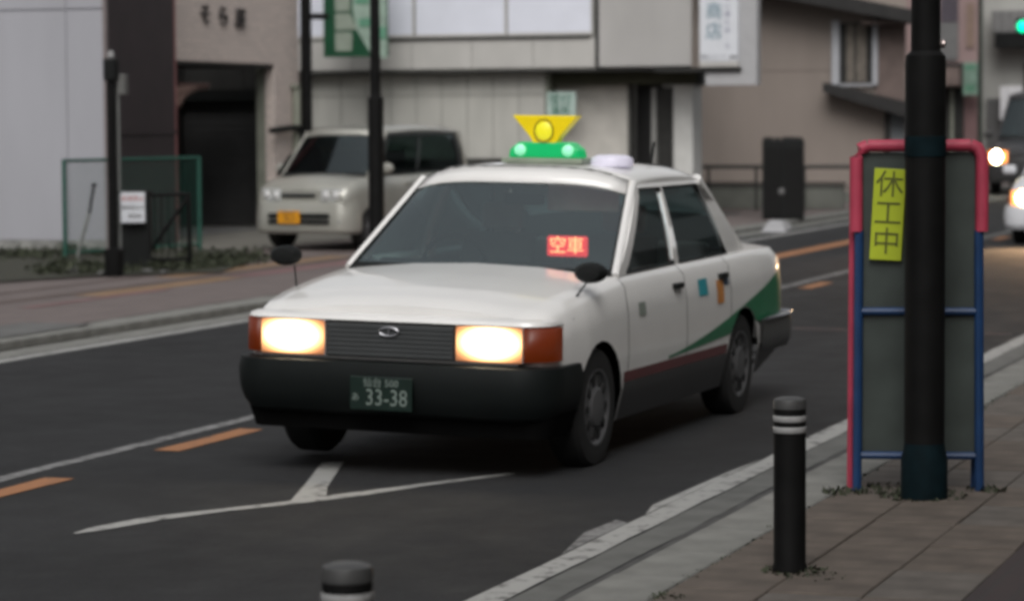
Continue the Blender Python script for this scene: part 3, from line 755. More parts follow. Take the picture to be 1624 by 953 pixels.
lettering('33-38', 'plate_lettering', pm, FP(.03, .395), .115, pl, .001, sx=.85)
lettering('あ', 'plate_lettering', pm, FP(-.135, .395), .045, pl, .001)
# lower cladding, stripes, swoosh
clad = mat('grey_lower_paint', (.045, .045, .047), .45, var=.1); red_st = mat('dark_red_stripe', (.10, .012, .016), .4)
green_sw = mat('green_swoosh', (.0, .14, .055), .4); dkgreen = mat('dark_green_stripe', (.0, .06, .035), .4)
for sd in (1, -1):
    sk = tuple((gx-.006, gx+.006) for gx in (-.44, -1.5, -2.4))
    for xa_, xb_ in ((.40, .362), (-.362, -2.318), (-3.042, -3.6)): tc_.decal('sill_cladding', clad, lambda x: .40, lambda x: .202, xa_, xb_, sd, .006)
    tc_.decal('red_stripe', red_st, lambda x: .455, lambda x: .401, -.362, -2.318, sd, .004, 2)
    def top_(x):
        t = min(1, max(0, (-x-1.15)/2.5)); return .475+.37*t**1.4
    def bot_(x):
        t = min(1, max(0, (-x-1.15)/2.5)); return .462+.10*t**1.1
    tc_.decal('green_swoosh', green_sw, top_, bot_, -1.15, -3.66, sd, .004, 4)
    tc_.decal('side_logo', mat('teal_logo', (.02, .28, .33), .4), lambda x: .86, lambda x: .765, -1.74, -1.92, sd, .004, 2)
    tc_.decal('side_logo', mat('orange_logo', (.55, .22, .05), .4), lambda x: .835, lambda x: .70, -2.10, -2.24, sd, .004, 2)
    tc_.decal('side_logo', mat('navy_logo', (.02, .05, .10), .4), lambda x: .86, lambda x: .80, -2.26, -2.36, sd, .004, 2)
    tc_.decal('fender_logo', mat('grey_green_logo', (.22, .25, .22), .4), lambda x: .80, lambda x: .73, -.62, -.74, sd, .004, 2)
    # fender mirrors
    mr_ = MB().lathe([(.001, .055), (.05, .05), (.07, .02), (.07, -.02), (.055, -.03), (.001, -.032)], (0, 0, 0), 'X', 16).build('fender_mirror', blackm2, taxi, smooth=True)
    mr_.scale = (1, 1.2, .75); mr_.location = (.13, -.865, 1.035) if sd < 0 else (.10, .81, .995)
    MB().tube([(.22, sd*.76, .86), (.17, sd*.79, .92), (.12, sd*.82, .98)], [.006, .0045, .0045], 8).build('mirror_stalk', blackm2, taxi, smooth=True)
# wipers
for y in (-.45, .15): MB().tube([(-.42, y+.05, .925), (-.50, y+.2, .955), (-.52, y-.30, .99)], .008, 6).build('wiper', blackm2, taxi)
# roof furniture
rs = thing('x', 'x', 'x'); bpy.data.objects.remove(rs)
gb = mat('green_lamp_base', (.0, .22, .06), .35, emit=(.0, .75, .22), es=.34)
base = MB().prism([(-1.44, -.215, 1.535), (-1.44, .215, 1.535), (-1.44, .205, 1.585), (-1.44, .15, 1.625), (-1.44, -.15, 1.625), (-1.44, -.205, 1.585)], (-.14, 0, 0)).build('roof_sign_base', gb, taxi, bevel=.012)
box('roof_rack', mat('rack_grey_green', (.22, .26, .20), .5), -1.62, -1.40, -.24, .24, 1.505, 1.535, taxi, bevel=.006)
for y in (-.14, .145): MB().lathe([(.001, -1.414), (.022, -1.418), (.033, -1.428), (.035, -1.44)], (0, y, 1.578), 'X', 16).build('side_bulb', mat('pale_green_bulb', (.4, .8, .6), .3, emit=(.1, 1, .42), es=.35), base, smooth=True)
yl = mat('yellow_lamp', (.65, .50, .0), .35, emit=(1, .72, .0), es=.2); yl2 = mat('yellow_lamp_centre', (.8, .75, .02), .35, emit=(1, .9, .03), es=.2)
ys_ = MB().prism([(-1.445, -.055, 1.60), (-1.445, .055, 1.60), (-1.445, .09, 1.655), (-1.445, .195, 1.775), (-1.445, -.195, 1.775), (-1.445, -.09, 1.655)], (-.09, 0, 0)).build('roof_sign', yl, taxi, bevel=.006)
MB().lathe([(.001, -1.428), (.04, -1.43), (.053, -1.438), (.053, -1.45)], (0, .0, 1.688), 'X', 20).build('roof_sign_disc', yl2, ys_, smooth=True)
MB().tube([(-1.433, .056*math.cos(t), 1.688+.064*math.sin(t)) for t in [math.pi*2*k/20 for k in range(21)]], .004, 5).build('disc_rim', mat('olive_line', (.16, .12, .01), .5), ys_)
MB().lathe([(.001, .036), (.08, .032), (.115, .018), (.122, .0), (.122, -.03)], (-1.55, .37, 1.525), 'Z', 24).build('roof_lamp', mat('white_roof_lamp', (.6, .58, .68), .25, emit=(.85, .8, 1), es=.15), taxi, smooth=True)
MB().tube([(-2.5, .3, 1.47), (-2.56, .3, 1.62)], .008, 6).build('antenna', blackm2, taxi)
# LED sign behind the windshield
led = box('display_sign', mat('led_red', (.6, .02, .03), .4, emit=(1, .045, .06), es=1.0), -.80, -.77, .262, .492, 1.022, 1.132, taxi, bevel=.012)
lettering('空車', 'display_lettering', mat('led_glyph', (1, .5, .3), .4, emit=(1, .40, .16), es=2.2), frame((-.768, .377, 1.077), (0, 1, 0), (0, 0, 1)), .098, led, .002, sx=1.02)
box('display_bracket', liner_m, -.83, -.79, .36, .40, .93, 1.04, taxi)

# ---------------------------------------------------------------- parked kei van
champ = mat('champagne_paint', (.40, .395, .355), .35, metal=.45, var=.05, coat=.7)
van = thing('parked_van', 'small champagne coloured van with yellow plate parked in front of the pale building', 'van', (34.1, 14.45, .088), R(180-7.5))
VS = dict(W=.7375, wb=2.40, nose=.58, tail=-2.80, sill=.22, crown=.03, wheel_r=.275, arch_r=.32, hood_end=-.02, deck_start=-2.79,
    plan=[(.58, .88), (.52, .94), (.40, .98), (.1, 1), (-2.6, 1), (-2.8, .97)],
    shoulder=[(.58, .74), (.50, .82), (.30, .90), (-.02, .94), (-1.2, .95), (-2.6, .985), (-2.8, .98)],
    door_x=[-.18, -1.15, -1.98], paint=champ, front_glass=glass_v, side_glass=glass_v, rear_glass=glass_v, handle=champ,
    gh=dict(A0=(-.04, .665, .955), A1=(-.62, .615, 1.52), C1=(-2.62, .61, 1.52), C0=(-2.77, .67, 1.0), roof_crown=.06, bow=.035, wbulge=.10, rbulge=.04,
            wins=[(.10, .045, .475, .45), (.49, .465, .93, .93)], vt=.92, vb=.02, crad=.05, frame_mat=mat('van_side_frame', (.02, .022, .022), .4)))
vc = Car(VS, van); vc.build()
vg = box('upper_grille', blackm2, .57, .60, -.30, .22, .69, .735, van, bevel=.006)
box('grille_chrome', chrome, .598, .606, -.30, .22, .725, .74, vg)
for sd in (1, -1):
    y0, y1 = sorted((sd*.30, sd*.62))
    h = MB().hexa([(.45, y0, .63), (.605 if sd*y0 < sd*y1 else .575, y0, .63), (.575 if sd*y0 < sd*y1 else .605, y1, .63), (.45, y1, .63), (.45, y0, .80), (.585 if sd*y0 < sd*y1 else .55, y0, .80), (.55 if sd*y0 < sd*y1 else .585, y1, .80), (.45, y1, .80)])
    hh = h.build('headlight', mat('clear_lamp_cover', (.42, .43, .42), .2, metal=.3, var=.2, scale=20), van, bevel=.015)
    for yy, xx in ((.375, .60), (.515, .585)): MB().lathe([(.001, xx+.015), (.035, xx+.012), (.062, xx-.01)], (0, sd*yy, .71), 'X', 16).build('lamp_bowl', mat('dull_lamp_bowl', (.5, .5, .5), .5, metal=.2), hh, smooth=True)
    MB().lathe([(.001, .63), (.03, .625), (.045, .61)], (0, sd*.57, .37), 'X', 14).build('fog_lamp', head_off, van, smooth=True)
    vm = MB().lathe([(.001, .06), (.05, .05), (.075, 0), (.06, -.03), (.001, -.035)], (0, 0, 0), 'X', 14).build('door_mirror', champ, van, smooth=True)
    vm.scale = (1, 1.35, 1); vm.location = (-.28, sd*.80, 1.05)
    MB().prism([(-.02, sd*.735, .96), (-.30, sd*.745, .97), (-.42, sd*.70, 1.25), (-.30, sd*.705, 1.22)], (0, sd*.012, 0)).build('mirror_base', blackm2, van)
vprof = [(-.04, .22), (.0, .22), (.03, .26), (.04, .36), (.03, .50), (.01, .62), (-.04, .64)]
wrap_bumper(vprof, .735, .585, .34, .22, 'front_bumper', champ, van)
for z0, z1 in ((.345, .40), (.42, .485)): box('bumper_grille', blackm2, .64, .662, -.46, .46, z0, z1, van, bevel=.006)
vp = box('number_plate', plate_yellow, .665, .675, -.30, .03, .35, .515, van, bevel=.004)
FV = lambda y, z: frame((.677, y, z), (0, 1, 0), (0, 0, 1))
lettering('宮城 580', 'plate_lettering', ink, FV(-.135, .483), .045, vp, .001); lettering('50-21', 'plate_lettering', ink, FV(-.11, .41), .10, vp, .001, sx=.8)
box('dashboard', liner_m, -.45, -.10, -.6, .6, .85, .98, van)
for y in (-.34, .34): box('seat', interior_m, -1.25, -1.1, y-.23, y+.23, .6, 1.28, van, bevel=.05)

# ---------------------------------------------------------------- far vehicles
def far_car(nm, label, loc, rz, paint, W, h, lit, tall=False):
    t = thing(nm, label, 'car', loc, rz, 'cars with lit headlights at the right edge')
    sp = dict(W=W, wb=2.5, nose=.78, tail=-3.3, sill=.22, crown=.03, wheel_r=.30, arch_r=.34, hood_end=-.30, deck_start=-3.28,
        plan=[(.78, .80), (.70, .90), (.5, .97), (.2, 1), (-3.0, 1), (-3.3, .95)],
        shoulder=[(.78, .66), (.70, .74), (.4, .82), (-.3, .93), (-1.5, .95), (-3.3, .96)],
        door_x=[-.4, -1.4, -2.3], paint=paint, front_glass=glass_v, side_glass=glass_v, rear_glass=glass_v,
        gh=dict(A0=(-.32, W-.09, .95), A1=(-1.05, W-.22, h-.06), C1=(-2.8, W-.22, h-.06), C0=(-3.2, W-.10, .97), roof_crown=.05, bow=.03, wbulge=.1, rbulge=.05,
                wins=[(.07, .05, .43, .38), (.46, .41, .88, .86)], vt=.92, vb=.02))
    Car(sp, t).build()
    wrap_bumper([(-.04, .22), (0, .22), (.03, .28), (.04, .42), (.02, .54), (-.04, .55)], W-.01, .80, .36, .2, 'front_bumper', paint, t)
    box('grille', blackm2, .80, .83, -.38, .38, .40, .56, t, bevel=.01)
    for sd in (1, -1):
        hl = MB().box(.66, .79, *sorted((sd*.38, sd*.72)), .58, .72).build('headlight', head_off, t, bevel=.02)
        MB().box(.785, .80, *sorted((sd*.36, sd*.74)), .55, .75).build('lamp_halo', mat('orange_lamp_halo', (.4, .15, .05), .4, emit=(1, .33, .08), es=2.2), hl, bevel=.005)  # orange glare round the lit lamp, shaped as a glowing box
        MB().lathe([(.001, .825), (.08, .815), (.11, .79)], (0, sd*.58, .65), 'X', 18).build('bulb_glare', lit, hl, smooth=True)
        MB().quad((.72, sd*(W-.06), .58), (.56, sd*(W-.012), .58), (.56, sd*(W-.012), .68), (.72, sd*(W-.06), .68)).build('marker_lamp', amber_on, t, solid=.01)
        mm = box('door_mirror', paint, -.42, -.30, *sorted((sd*(W+.02), sd*(W+.20))), .96, 1.08, t, bevel=.03)
    return t
far_warm = mat('lit_far_headlamp', (.9, .8, .6), .3, emit=(1, .66, .30), es=30)
far_cool = mat('lit_distant_headlamp', (.9, .9, .7), .3, emit=(1, .92, .62), es=60)
fc = far_car('approaching_car', 'white car with lit headlight cut off by the right edge, behind the sign board', (39.6, 5.42, 0), R(180), mat('white_car_paint', (.62, .63, .66), .35, coat=.7, var=.04), .84, 1.48, far_warm)
fd = far_car('distant_car', 'dark distant car whose one pale headlight shows above the white car at the right edge', (64.5, 9.80, 0), R(180), mat('dark_car_paint', (.03, .03, .032), .4, coat=.5), .84, 1.75, far_cool)
fd.scale = (1.15, 1.1, 1.34)
for y in (.58, -.58):   # the beam of the approaching car's own headlights
    ld = bpy.data.lights.new('headlight_beam', 'SPOT'); ld.energy = 260; ld.color = (1, .62, .34); ld.spot_size = R(70); ld.spot_blend = .8; ld.shadow_soft_size = .07
    lo = bpy.data.objects.new('headlight_beam', ld); S.collection.objects.link(lo); lo.parent = fc
    lo.location = (.86, y, .65); lo.rotation_euler = (R(90-7), 0, R(-90))

# ================================================================== FAR SIDE: LEFT
# white walled building with maroon front
wb_ = thing('white_building', 'building with a plain white side wall and a dark maroon front at the left edge', 'building', (33, 17.09, 0))
wl_ = lambda n, m, x0, x1, y0, y1, z0, z1, p=None, bevel=0: box(n, m, x0-33, x1-33, y0-17.09, y1-17.09, z0, z1, p or wb_, bevel)
wl_('wall', mat('wall_joint', (.16, .16, .18), .8), 33.02, 35.04, 17.115, 27, .05, 6)
wl_('set_back_wall', maroon, 35.04, 36.84, 18.25, 27, .05, 6)
for k, (y0, y1) in enumerate(((17.095, 17.62), (17.632, 19.9), (19.912, 22.2), (22.212, 24.5), (24.512, 27))):
    wl_('wall_panel', white_wall, 33.0, 33.03, y0, y1, .22, 3.235); wl_('wall_panel', white_wall, 33.0, 33.03, y0, y1, 3.255, 6)
wl_('plinth', mat('stained_plinth', (.22, .22, .21), .9, var=.35, scale=4), 33.0, 33.05, 17.095, 27, .05, .215)
wl_('front_wall', maroon, 33.06, 35.05, 17.06, 17.11, .1, 6)
wl_('corner_trim', mat('trim_grey_pink', (.20, .17, .17), .7), 33.0, 33.06, 17.05, 17.092, .1, 6)
wl_('ledge', maroon, 33.2, 35.05, 17.04, 17.058, 1.6, 1.66)
# brick building with dark entrance
bb = thing('brick_building', 'beige brick building with dark entrance and dark letters above it', 'building', (36.9, 18, 0))
BL = lambda n, m, x0, x1, y0, y1, z0, z1, p=None, bevel=0: box(n, m, x0-36.9, x1-36.9, y0-18, y1-18, z0, z1, p or bb, bevel)
BL('wall', brickw, 36.95, 41.5, 18.0, 18.3, 2.66, 6)
BL('wall', brickw, 40.56, 41.5, 18.0, 18.17, .05, 2.66)
BL('jamb', cream_m, 40.60, 41.5, 18.172, 18.34, .05, 2.66)
BL('side_wall', brickw, 36.85, 36.95, 18.0, 24, .05, 6)
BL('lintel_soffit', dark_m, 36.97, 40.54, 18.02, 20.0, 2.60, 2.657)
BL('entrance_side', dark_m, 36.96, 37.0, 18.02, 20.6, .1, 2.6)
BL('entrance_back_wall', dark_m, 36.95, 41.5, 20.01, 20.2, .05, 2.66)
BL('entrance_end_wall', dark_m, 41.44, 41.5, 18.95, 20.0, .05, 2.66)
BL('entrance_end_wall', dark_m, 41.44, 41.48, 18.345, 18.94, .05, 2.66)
bsh = BL('shutter', shutter_m, 41.40, 41.435, 18.55, 19.99, .09, 2.1)
for k in range(16): BL('shutter_slat', shutter_m, 41.385, 41.40, 18.57, 19.97, .12+k*.122, .12+k*.122+.108, bsh)
BL('shutter_box', blackm2, 41.2, 41.43, 18.5, 19.99, 2.1, 2.28)
BL('entrance_floor', concrete_d, 36.95, 40.6, 18.0, 20.6, .086, .10)
for k, ch in enumerate('そら屋'):
    o = lettering(ch, 'wall_letter', ink, frame((-36.9+38.02+k*.62, -.02, 3.34-.01*k), (1, 0, 0), (0, 0, 1)), .33, bb, .02, sx=1.2)
pc = thing('salmon_column', 'thin salmon pink column left of the brick building with a small box on it', 'column', (35.33, 17.35, 0))
MB().box(-.10, .22, -.08, .08, .05, 6).build('shaft', pink_m, pc, bevel=.01)
box('meter_box', mat('meter_box', (.10, .115, .105), .5), -.36, -.12, -.14, -.0, 1.72, 2.12, pc, bevel=.02)
box('pale_strip', mat('strip_green_grey', (.12, .13, .11), .8), .26, .42, .05, .15, 1.1, 1.9, pc)
# little curved awning beside the entrance
aw = thing('entrance_awning', 'small curved salmon awning at the left of the dark entrance', 'awning', (36.0, 17.45, 1.98))
am = MB()
for k in range(8):
    t0, t1 = math.pi/2*k/8, math.pi/2*(k+1)/8
    am.quad((.95-.95*math.sin(t0), .0, .3*math.cos(t0)), (.95-.95*math.sin(t1), .0, .3*math.cos(t1)), (.95-.95*math.sin(t1), .5, .3*math.cos(t1)), (.95-.95*math.sin(t0), .5, .3*math.cos(t0)))
aw.rotation_euler.z = 0
am.build('canopy', mat('awning_brown', (.12, .07, .055), .7), aw, smooth=True, solid=.05)
box('edge_bar', mat('awning_edge', (.07, .035, .03), .7), -.05, .95, -.03, 0, .29, .34, aw)
# pipes on the brick pier
pp = thing('drain_pipe', 'pale drain pipe on the brick pier with a black bent pipe joining it', 'pipe', (41.25, 17.93, 0))
MB().tube([(0, 0, .1), (0, 0, 2.3)], .07, 12).build('pipe', cream_m, pp, smooth=True)
MB().tube([(-1.05, -.02, 1.62), (-.3, -.02, 1.66), (-.08, -.06, 1.66), (-.02, -.1, 1.58), (-.02, -.1, 1.44)], .05, 10).build('bent_pipe', blackm2, pp, smooth=True)
MB().box(-.1, .1, -.06, .06, 2.3, 2.36).build('pipe_head', cream_m, pp)
# green mesh fence
gf = thing('mesh_fence', 'green framed wire mesh fence standing before the white wall and the maroon front', 'fence', (30.5, 16.35, .1))
dx, dy = 2.5, -.62   # fence runs along this vector
P0 = Vector((0, 0, 0)); D = Vector((dx, dy, 0)) 
fd_ = [P0, D]
for q in (P0, D): MB().tube([q, q+Vector((0, 0, 1.22))], .028, 8).build('post', darkgreen_paint, gf, smooth=True)
MB().tube([Vector((0, 0, 1.2)), D+Vector((0, 0, 1.2))], .02, 8).build('top_rail', darkgreen_paint, gf, smooth=True)
MB().tube([Vector((0, 0, .08)), D+Vector((0, 0, .08))], .016, 8).build('bottom_rail', darkgreen_paint, gf, smooth=True)
wm = MB(); L_ = D.length; n = int(L_/.05)
for k in range(1, n): q = D*(k/n); wm.tube([q+Vector((0, 0, .08)), q+Vector((0, 0, 1.2))], .0032, 3)
for k in range(1, 23): wm.tube([Vector((0, 0, .08+k*.05)), D+Vector((0, 0, .08+k*.05))], .0032, 3)
tag(wm.build('wire_mesh', darkgreen_paint, gf), kind='stuff')
# dark gate with white notice
gt = thing('metal_gate', 'low black metal gate with diagonal brace in front of the maroon wall', 'gate', (28.8, 14.38, .1))
G0, G1 = Vector((0, 0, 0)), Vector((.25, -.40, 0))
gm = MB()
for q in (G0, G1): gm.tube([q, q+Vector((0, 0, .86))], .03, 8)
gm.tube([G0+Vector((0, 0, .84)), G1+Vector((0, 0, .84))], .022, 8).tube([G0+Vector((0, 0, .1)), G1+Vector((0, 0, .1))], .022, 8)
gm.build('gate_frame', black_metal, gt, smooth=True)
MB().tube([G0+Vector((.02, -.02, .2)), G1+Vector((0, 0, .82))], .022, 8).build('brace', black_metal, gt)
for k in range(1, 6): q = G0+(G1-G0)*k/6; MB().tube([q+Vector((0, 0, .1)), q+Vector((0, 0, .84))], .007, 6).build('gate_bar', black_metal, gt)
cb = thing('control_cabinet', 'waist high black cabinet behind the white notice beside the gate', 'cabinet', (28.5, 14.42, .1), R(-71))
box('cabinet_body', blackm2, -.16, .20, -.12, .12, 0, .86, cb, bevel=.01)
box('cabinet_lid', black_metal, -.18, .22, -.14, .14, .86, .885, cb, bevel=.006)
nt = thing('notice_board', 'white notice with red and black lines hung on the black cabinet', 'notice', (28.3, 14.31, .64), R(-71))
box('board', sign_white, -.135, .135, -.012, 0, 0, .34, nt, bevel=.003)
lettering('駐車禁止', 'lettering', redink, frame((0, -.0135, .265), (1, 0, 0), (0, 0, 1)), .064, nt, .001)
lettering('関係者以外', 'lettering', ink, frame((0, -.0135, .165), (1, 0, 0), (0, 0, 1)), .052, nt, .001)
lettering('管理者', 'lettering', ink, frame((.02, -.0135, .07), (1, 0, 0), (0, 0, 1)), .05, nt, .001)
sp_ = thing('service_pole', 'dark square pole with a small lamp head before the maroon wall', 'pole', (27.45, 14.12, .09))
box('pole', black_metal, -.045, .045, -.045, .045, 0, 2.15, sp_, bevel=.008)
box('lamp_head', blackm2, -.07, .07, -.07, .07, 2.12, 2.36, sp_, bevel=.02)
MB().lathe([(.02, 2.36), (.035, 2.38), (.03, 2.44), (.001, 2.45)], (0, 0, 0), 'Z', 12).build('lamp_tip', mat('pale_tip', (.3, .3, .3), .4), sp_, smooth=True)
box('pole_shoe', black_metal, -.08, .08, -.08, .08, 0, .3, sp_, bevel=.01)
gp = thing('grey_conduit', 'thin pale grey conduit pipe just right of the dark square pole', 'pipe', (28.35, 14.51, .1))
MB().tube([(0, 0, 0), (0, 0, 2.05)], .026, 10).build('conduit', mat('conduit_grey', (.14, .145, .14), .6), gp, smooth=True)
box('junction_box', mat('jb_grey', (.11, .11, .105), .6), -.04, .06, -.11, -.02, 1.97, 2.2, gp, bevel=.01)
lb = thing('leaning_bar', 'thin grey bar with dark grip leaning in front of the white wall', 'bar', (28.95, 15.4, .1))
MB().tube([(0, 0, 0), (.07, -.16, .62)], .022, 8).build('bar', mat('bar_grey', (.16, .17, .16), .6), lb, smooth=True)
MB().tube([(.07, -.16, .60), (.10, -.21, .93)], .018, 8).build('grip', blackm2, lb, smooth=True)
MB().lathe([(.03, 0), (.035, .02), (.02, .04)], (.102, -.212, .92), 'Z', 10).build('knob', blackm2, lb)
rk = MB()
for (x, y, s_) in [(28.2, 14.5, .06), (28.0, 14.0, .05), (27.75, 14.75, .08), (27.5, 14.3, .05), (28.4, 14.9, .05), (27.9, 13.75, .04)]:
    r0 = []
    for k in range(8): r0.append((x+s_*(1 if k in (1, 2, 5, 6) else -1)*random.uniform(.6, 1.1), y+s_*(1 if k in (2, 3, 6, 7) else -1)*random.uniform(.6, 1.1), .1+(0 if k < 4 else s_*random.uniform(.6, 1))))
    rk.hexa(r0)
tag(rk.build('rubble', concrete_d, bevel=.01), 'few pale stones lying in the weeds at the foot of the dark pole', 'stones', kind='stuff')
# dark utility pole behind the van
up_ = thing('utility_pole', 'dark pole behind the van carrying a bracket toward the green sign', 'pole', (41.3, 17.78, .08))
MB().lathe([(.10, 0), (.095, 1.5), (.088, 6.5)]).build('shaft', black_metal, up_, smooth=True)
for z in (3.35, 3.78): MB().tube([(0, 0, z), (.15, -.33, z)], .05, 8).build('bracket', black_metal, up_, smooth=True)

# ================================================================== FAR SIDE: MIDDLE BUILDING
mbld = thing('shop_building', 'pale panelled shop building with light fascia and deep dark doorway', 'shop', (46, 15, 0))
ML = lambda n, m, x0, x1, y0, y1, z0, z1, p=None, bevel=0: box(n, m, x0-46, x1-46, y0-15, y1-15, z0, z1, p or mbld, bevel)
joint = mat('panel_joint', (.26, .26, .24), .8)
ML('wall', joint, 46.02, 52, 15.34, 24, .05, 2.6)
yy = 15.345
while yy < 23.5:
    ML('wall_panel', panel_m, 46.0, 46.025, yy, yy+.458, .3, 2.19); ML('wall_panel', panel_m, 46.0, 46.025, yy, yy+.458, 2.205, 2.58); yy += .476
ML('base_course', mat('dark_base', (.05, .05, .045), .8), 45.98, 46.02, 15.34, 24, .08, .29)
fas = ML('fascia', joint, 45.72, 46.5, 14.33, 24, 2.63, 3.17)
yy = 14.34
while yy < 23.5:
    ML('fascia_panel', fascia_m, 45.70, 45.725, yy, yy+1.10, 2.66, 3.15, fas); yy += 1.115
ML('soffit', dark_m, 45.71, 46.6, 12.5, 24, 2.585, 2.629)
ML('dark_ledge', blackm2, 45.66, 45.74, 14.42, 18.6, 3.165, 3.20)
ML('upper_wall', joint, 45.80, 52, 14.36, 24, 3.171, 6.5)
for y0, y1 in ((14.42, 15.92), (15.98, 17.62), (17.68, 18.9), (18.95, 20.2), (20.25, 22)):
    w = ML('white_pane', whitewin, 45.765, 45.80, y0, y1, 3.26, 4.9); ML('pane_frame', fascia_m, 45.75, 45.80, y0-.03, y0, 3.2, 4.9, w); ML('pane_frame', fascia_m, 45.75, 45.80, y0, y1, 3.205, 3.26, w)
MB().prism([(-.34, -2.38, 2.66), (6, -.4, 2.66), (6, -.75+.2, 2.66), (-.34, -.75, 2.66)], (0, 0, 3.8)).build('upper_wall_grey', mat('grey_render', (.39, .38, .37), .75, var=.08, scale=1.6, streak=.4), mbld)
ML('corner_joint', blackm2, 45.70, 46, 14.25, 14.32, 2.66, 6.5)
MB().lathe([(.001, -.33), (.04, -.32), (.05, -.30)], (0, -1.98, 3.72), 'X', 12).build('wall_bolt', ink, mbld)
# recess
ML('recess_wall', mat('recess_plaster', (.52, .50, .46), .8, var=.12, scale=3), 46.45, 46.55, 13.98, 15.34, .05, 2.6)
ML('recess_side', cream_m, 46.02, 46.45, 15.28, 15.335, .05, 2.58)
ML('recess_floor', concrete_d, 46, 48.5, 12.5, 15.34, .086, .1)
ML('door', mat('black_door', (.012, .012, .012), .4), 46.9, 46.98, 13.50, 13.95, .1, 2.4)
ML('door_frame', mat('dkframe', (.06, .06, .055), .6), 46.44, 46.6, 13.92, 13.98, .1, 2.45)
ML('mullion', mat('grey_mullion', (.26, .26, .25), .6), 46.4, 46.52, 13.46, 13.54, .1, 2.3)
ML('door', mat('glass_door_dark', (.04, .04, .038), .25), 46.5, 46.57, 13.12, 13.46, .1, 2.3)
ML('recess_beam', mat('olive_beam', (.05, .05, .03), .8), 46.2, 46.44, 12.7, 15.3, 2.36, 2.585)
ML('back_wall', joint, 48, 52, 14.4, 15.34, .05, 2.6)
pil = ML('pillar', mat('white_render', (.55, .55, .53), .75, var=.1, scale=3), 46.3, 46.9, 12.78, 13.12, .08, 2.35)
MB().prism([(46.3-46, -2.30, 2.35), (46.3-46, -1.88, 2.35), (46.3-46, -1.5, 2.585), (46.3-46, -2.30, 2.585)], (1.6, 0, 0)).build('haunch', dark_m, mbld)
sg = thing('green_notice', 'small white sign with green writing by the dark doorway above the taxi', 'sign', (45.93, 15.03, 1.82))
box('board', mat('pale_sign', (.38, .48, .44), .5), 0, .04, -.27, .25, 0, .42, sg, bevel=.004)
lettering('受付', 'lettering', mat('grn_ink', (.03, .14, .09), .6), FX(-.004, 0, .28), .21, sg, .002); lettering('薬局', 'lettering', mat('grn_ink', (0, 0, 0)), FX(-.004, 0, .09), .17, sg, .002)
# hanging sign
hsn = thing('hanging_sign', 'white hanging shop sign with blue characters beside the grey projecting panel', 'sign', (45.3, 12.02, 2.3))
box('backing_panel', mat('grey_backing', (.37, .37, .38), .7, var=.05), .15, .4, -.58, .30, .02, 4, hsn, bevel=.004)
box('sign_face', sign_white, .06, .148, -.28, .38, .42, 4, hsn, bevel=.004)
box('sign_foot', fascia_m, .06, .148, -.28, .38, .33, .415, hsn)
for k, ch in enumerate('公商店'):
    lettering(ch, 'lettering', sign_blue, FX(.056, .13, 1.56-.33*k), .30, hsn, .002)
for k in range(8): lettering('うまい酒と米・'[k % 7], 'lettering', mat('violet_ink', (.22, .22, .32), .6), FX(.056, -.10, 1.60-.135*k), .105, hsn, .002)
lettering('電話 二二一〇', 'lettering', mat('grey_ink', (.2, .2, .22), .6), FX(.056, .14, .49), .07, hsn, .001)
for y in (-.17, -.24): MB().lathe([(.001, .05), (.026, .05), (.028, .06)], (0, y, .49), 'X', 10).build('sign_dot', ink, hsn)
ML('sign_arm', dark_m, 45.4, 45.66, 11.7, 13.2, 2.55, 2.62)
# green banner sign
gs = thing('banner_sign', 'large dark green sign with pale green shapes beside the middle post', 'sign', (44.6, 18.27, 2.86))
box('board', green_sign, 0, .08, -.57, .60, 0, 2.2, gs, bevel=.004)
pf = lambda pts, m, n, off=0: MB().prism([(-.002-off, y, z) for y, z in pts], (-.01, 0, 0)).build(n, m, gs)
pf([(.38, .10), (.08, .10), (.06, .38), (.10, .42), (.38, .42)], mat('grey_green_print', (.24, .28, .23), .6), 'letter_block')
pf([(.38, .46), (-.02, .46), (.10, .74), (.38, .74)], mat('grey_green_print', (0, 0, 0)), 'letter_block')
pf([(.38, .78), (.1, .78), (.1, 1.3), (.38, 1.3)], mat('grey_green_print', (0, 0, 0)), 'letter_block')
pf([(-.57, -.04), (-.30, 0), (-.02, .46), (.05, .78), (.05, 1.6), (-.57, 1.6)], pale_green, 'pale_banner', .004)
pf([(-.08, .5), (-.3, .52), (-.3, .66), (-.06, .64)], mid_green, 'banner_print', .02); pf([(-.32, .3), (-.56, .3), (-.56, .5), (-.32, .5)], mid_green, 'banner_print', .02); pf([(.0, .9), (-.25, .9), (-.25, 1.2), (0, 1.2)], mid_green, 'banner_print', .02)
# low dark wall behind the van
lw = thing('low_dark_wall', 'low dark beam fence between the van and the doorway', 'fence', (44.6, 16.2, .086))
box('beam', rail_m, -.03, .05, -1.1, 5, .86, 1.04, lw, bevel=.01)
for k in range(4): box('post', rail_m, -.02, .04, -.9+k*1.7, -.82+k*1.7, 0, .86, lw)
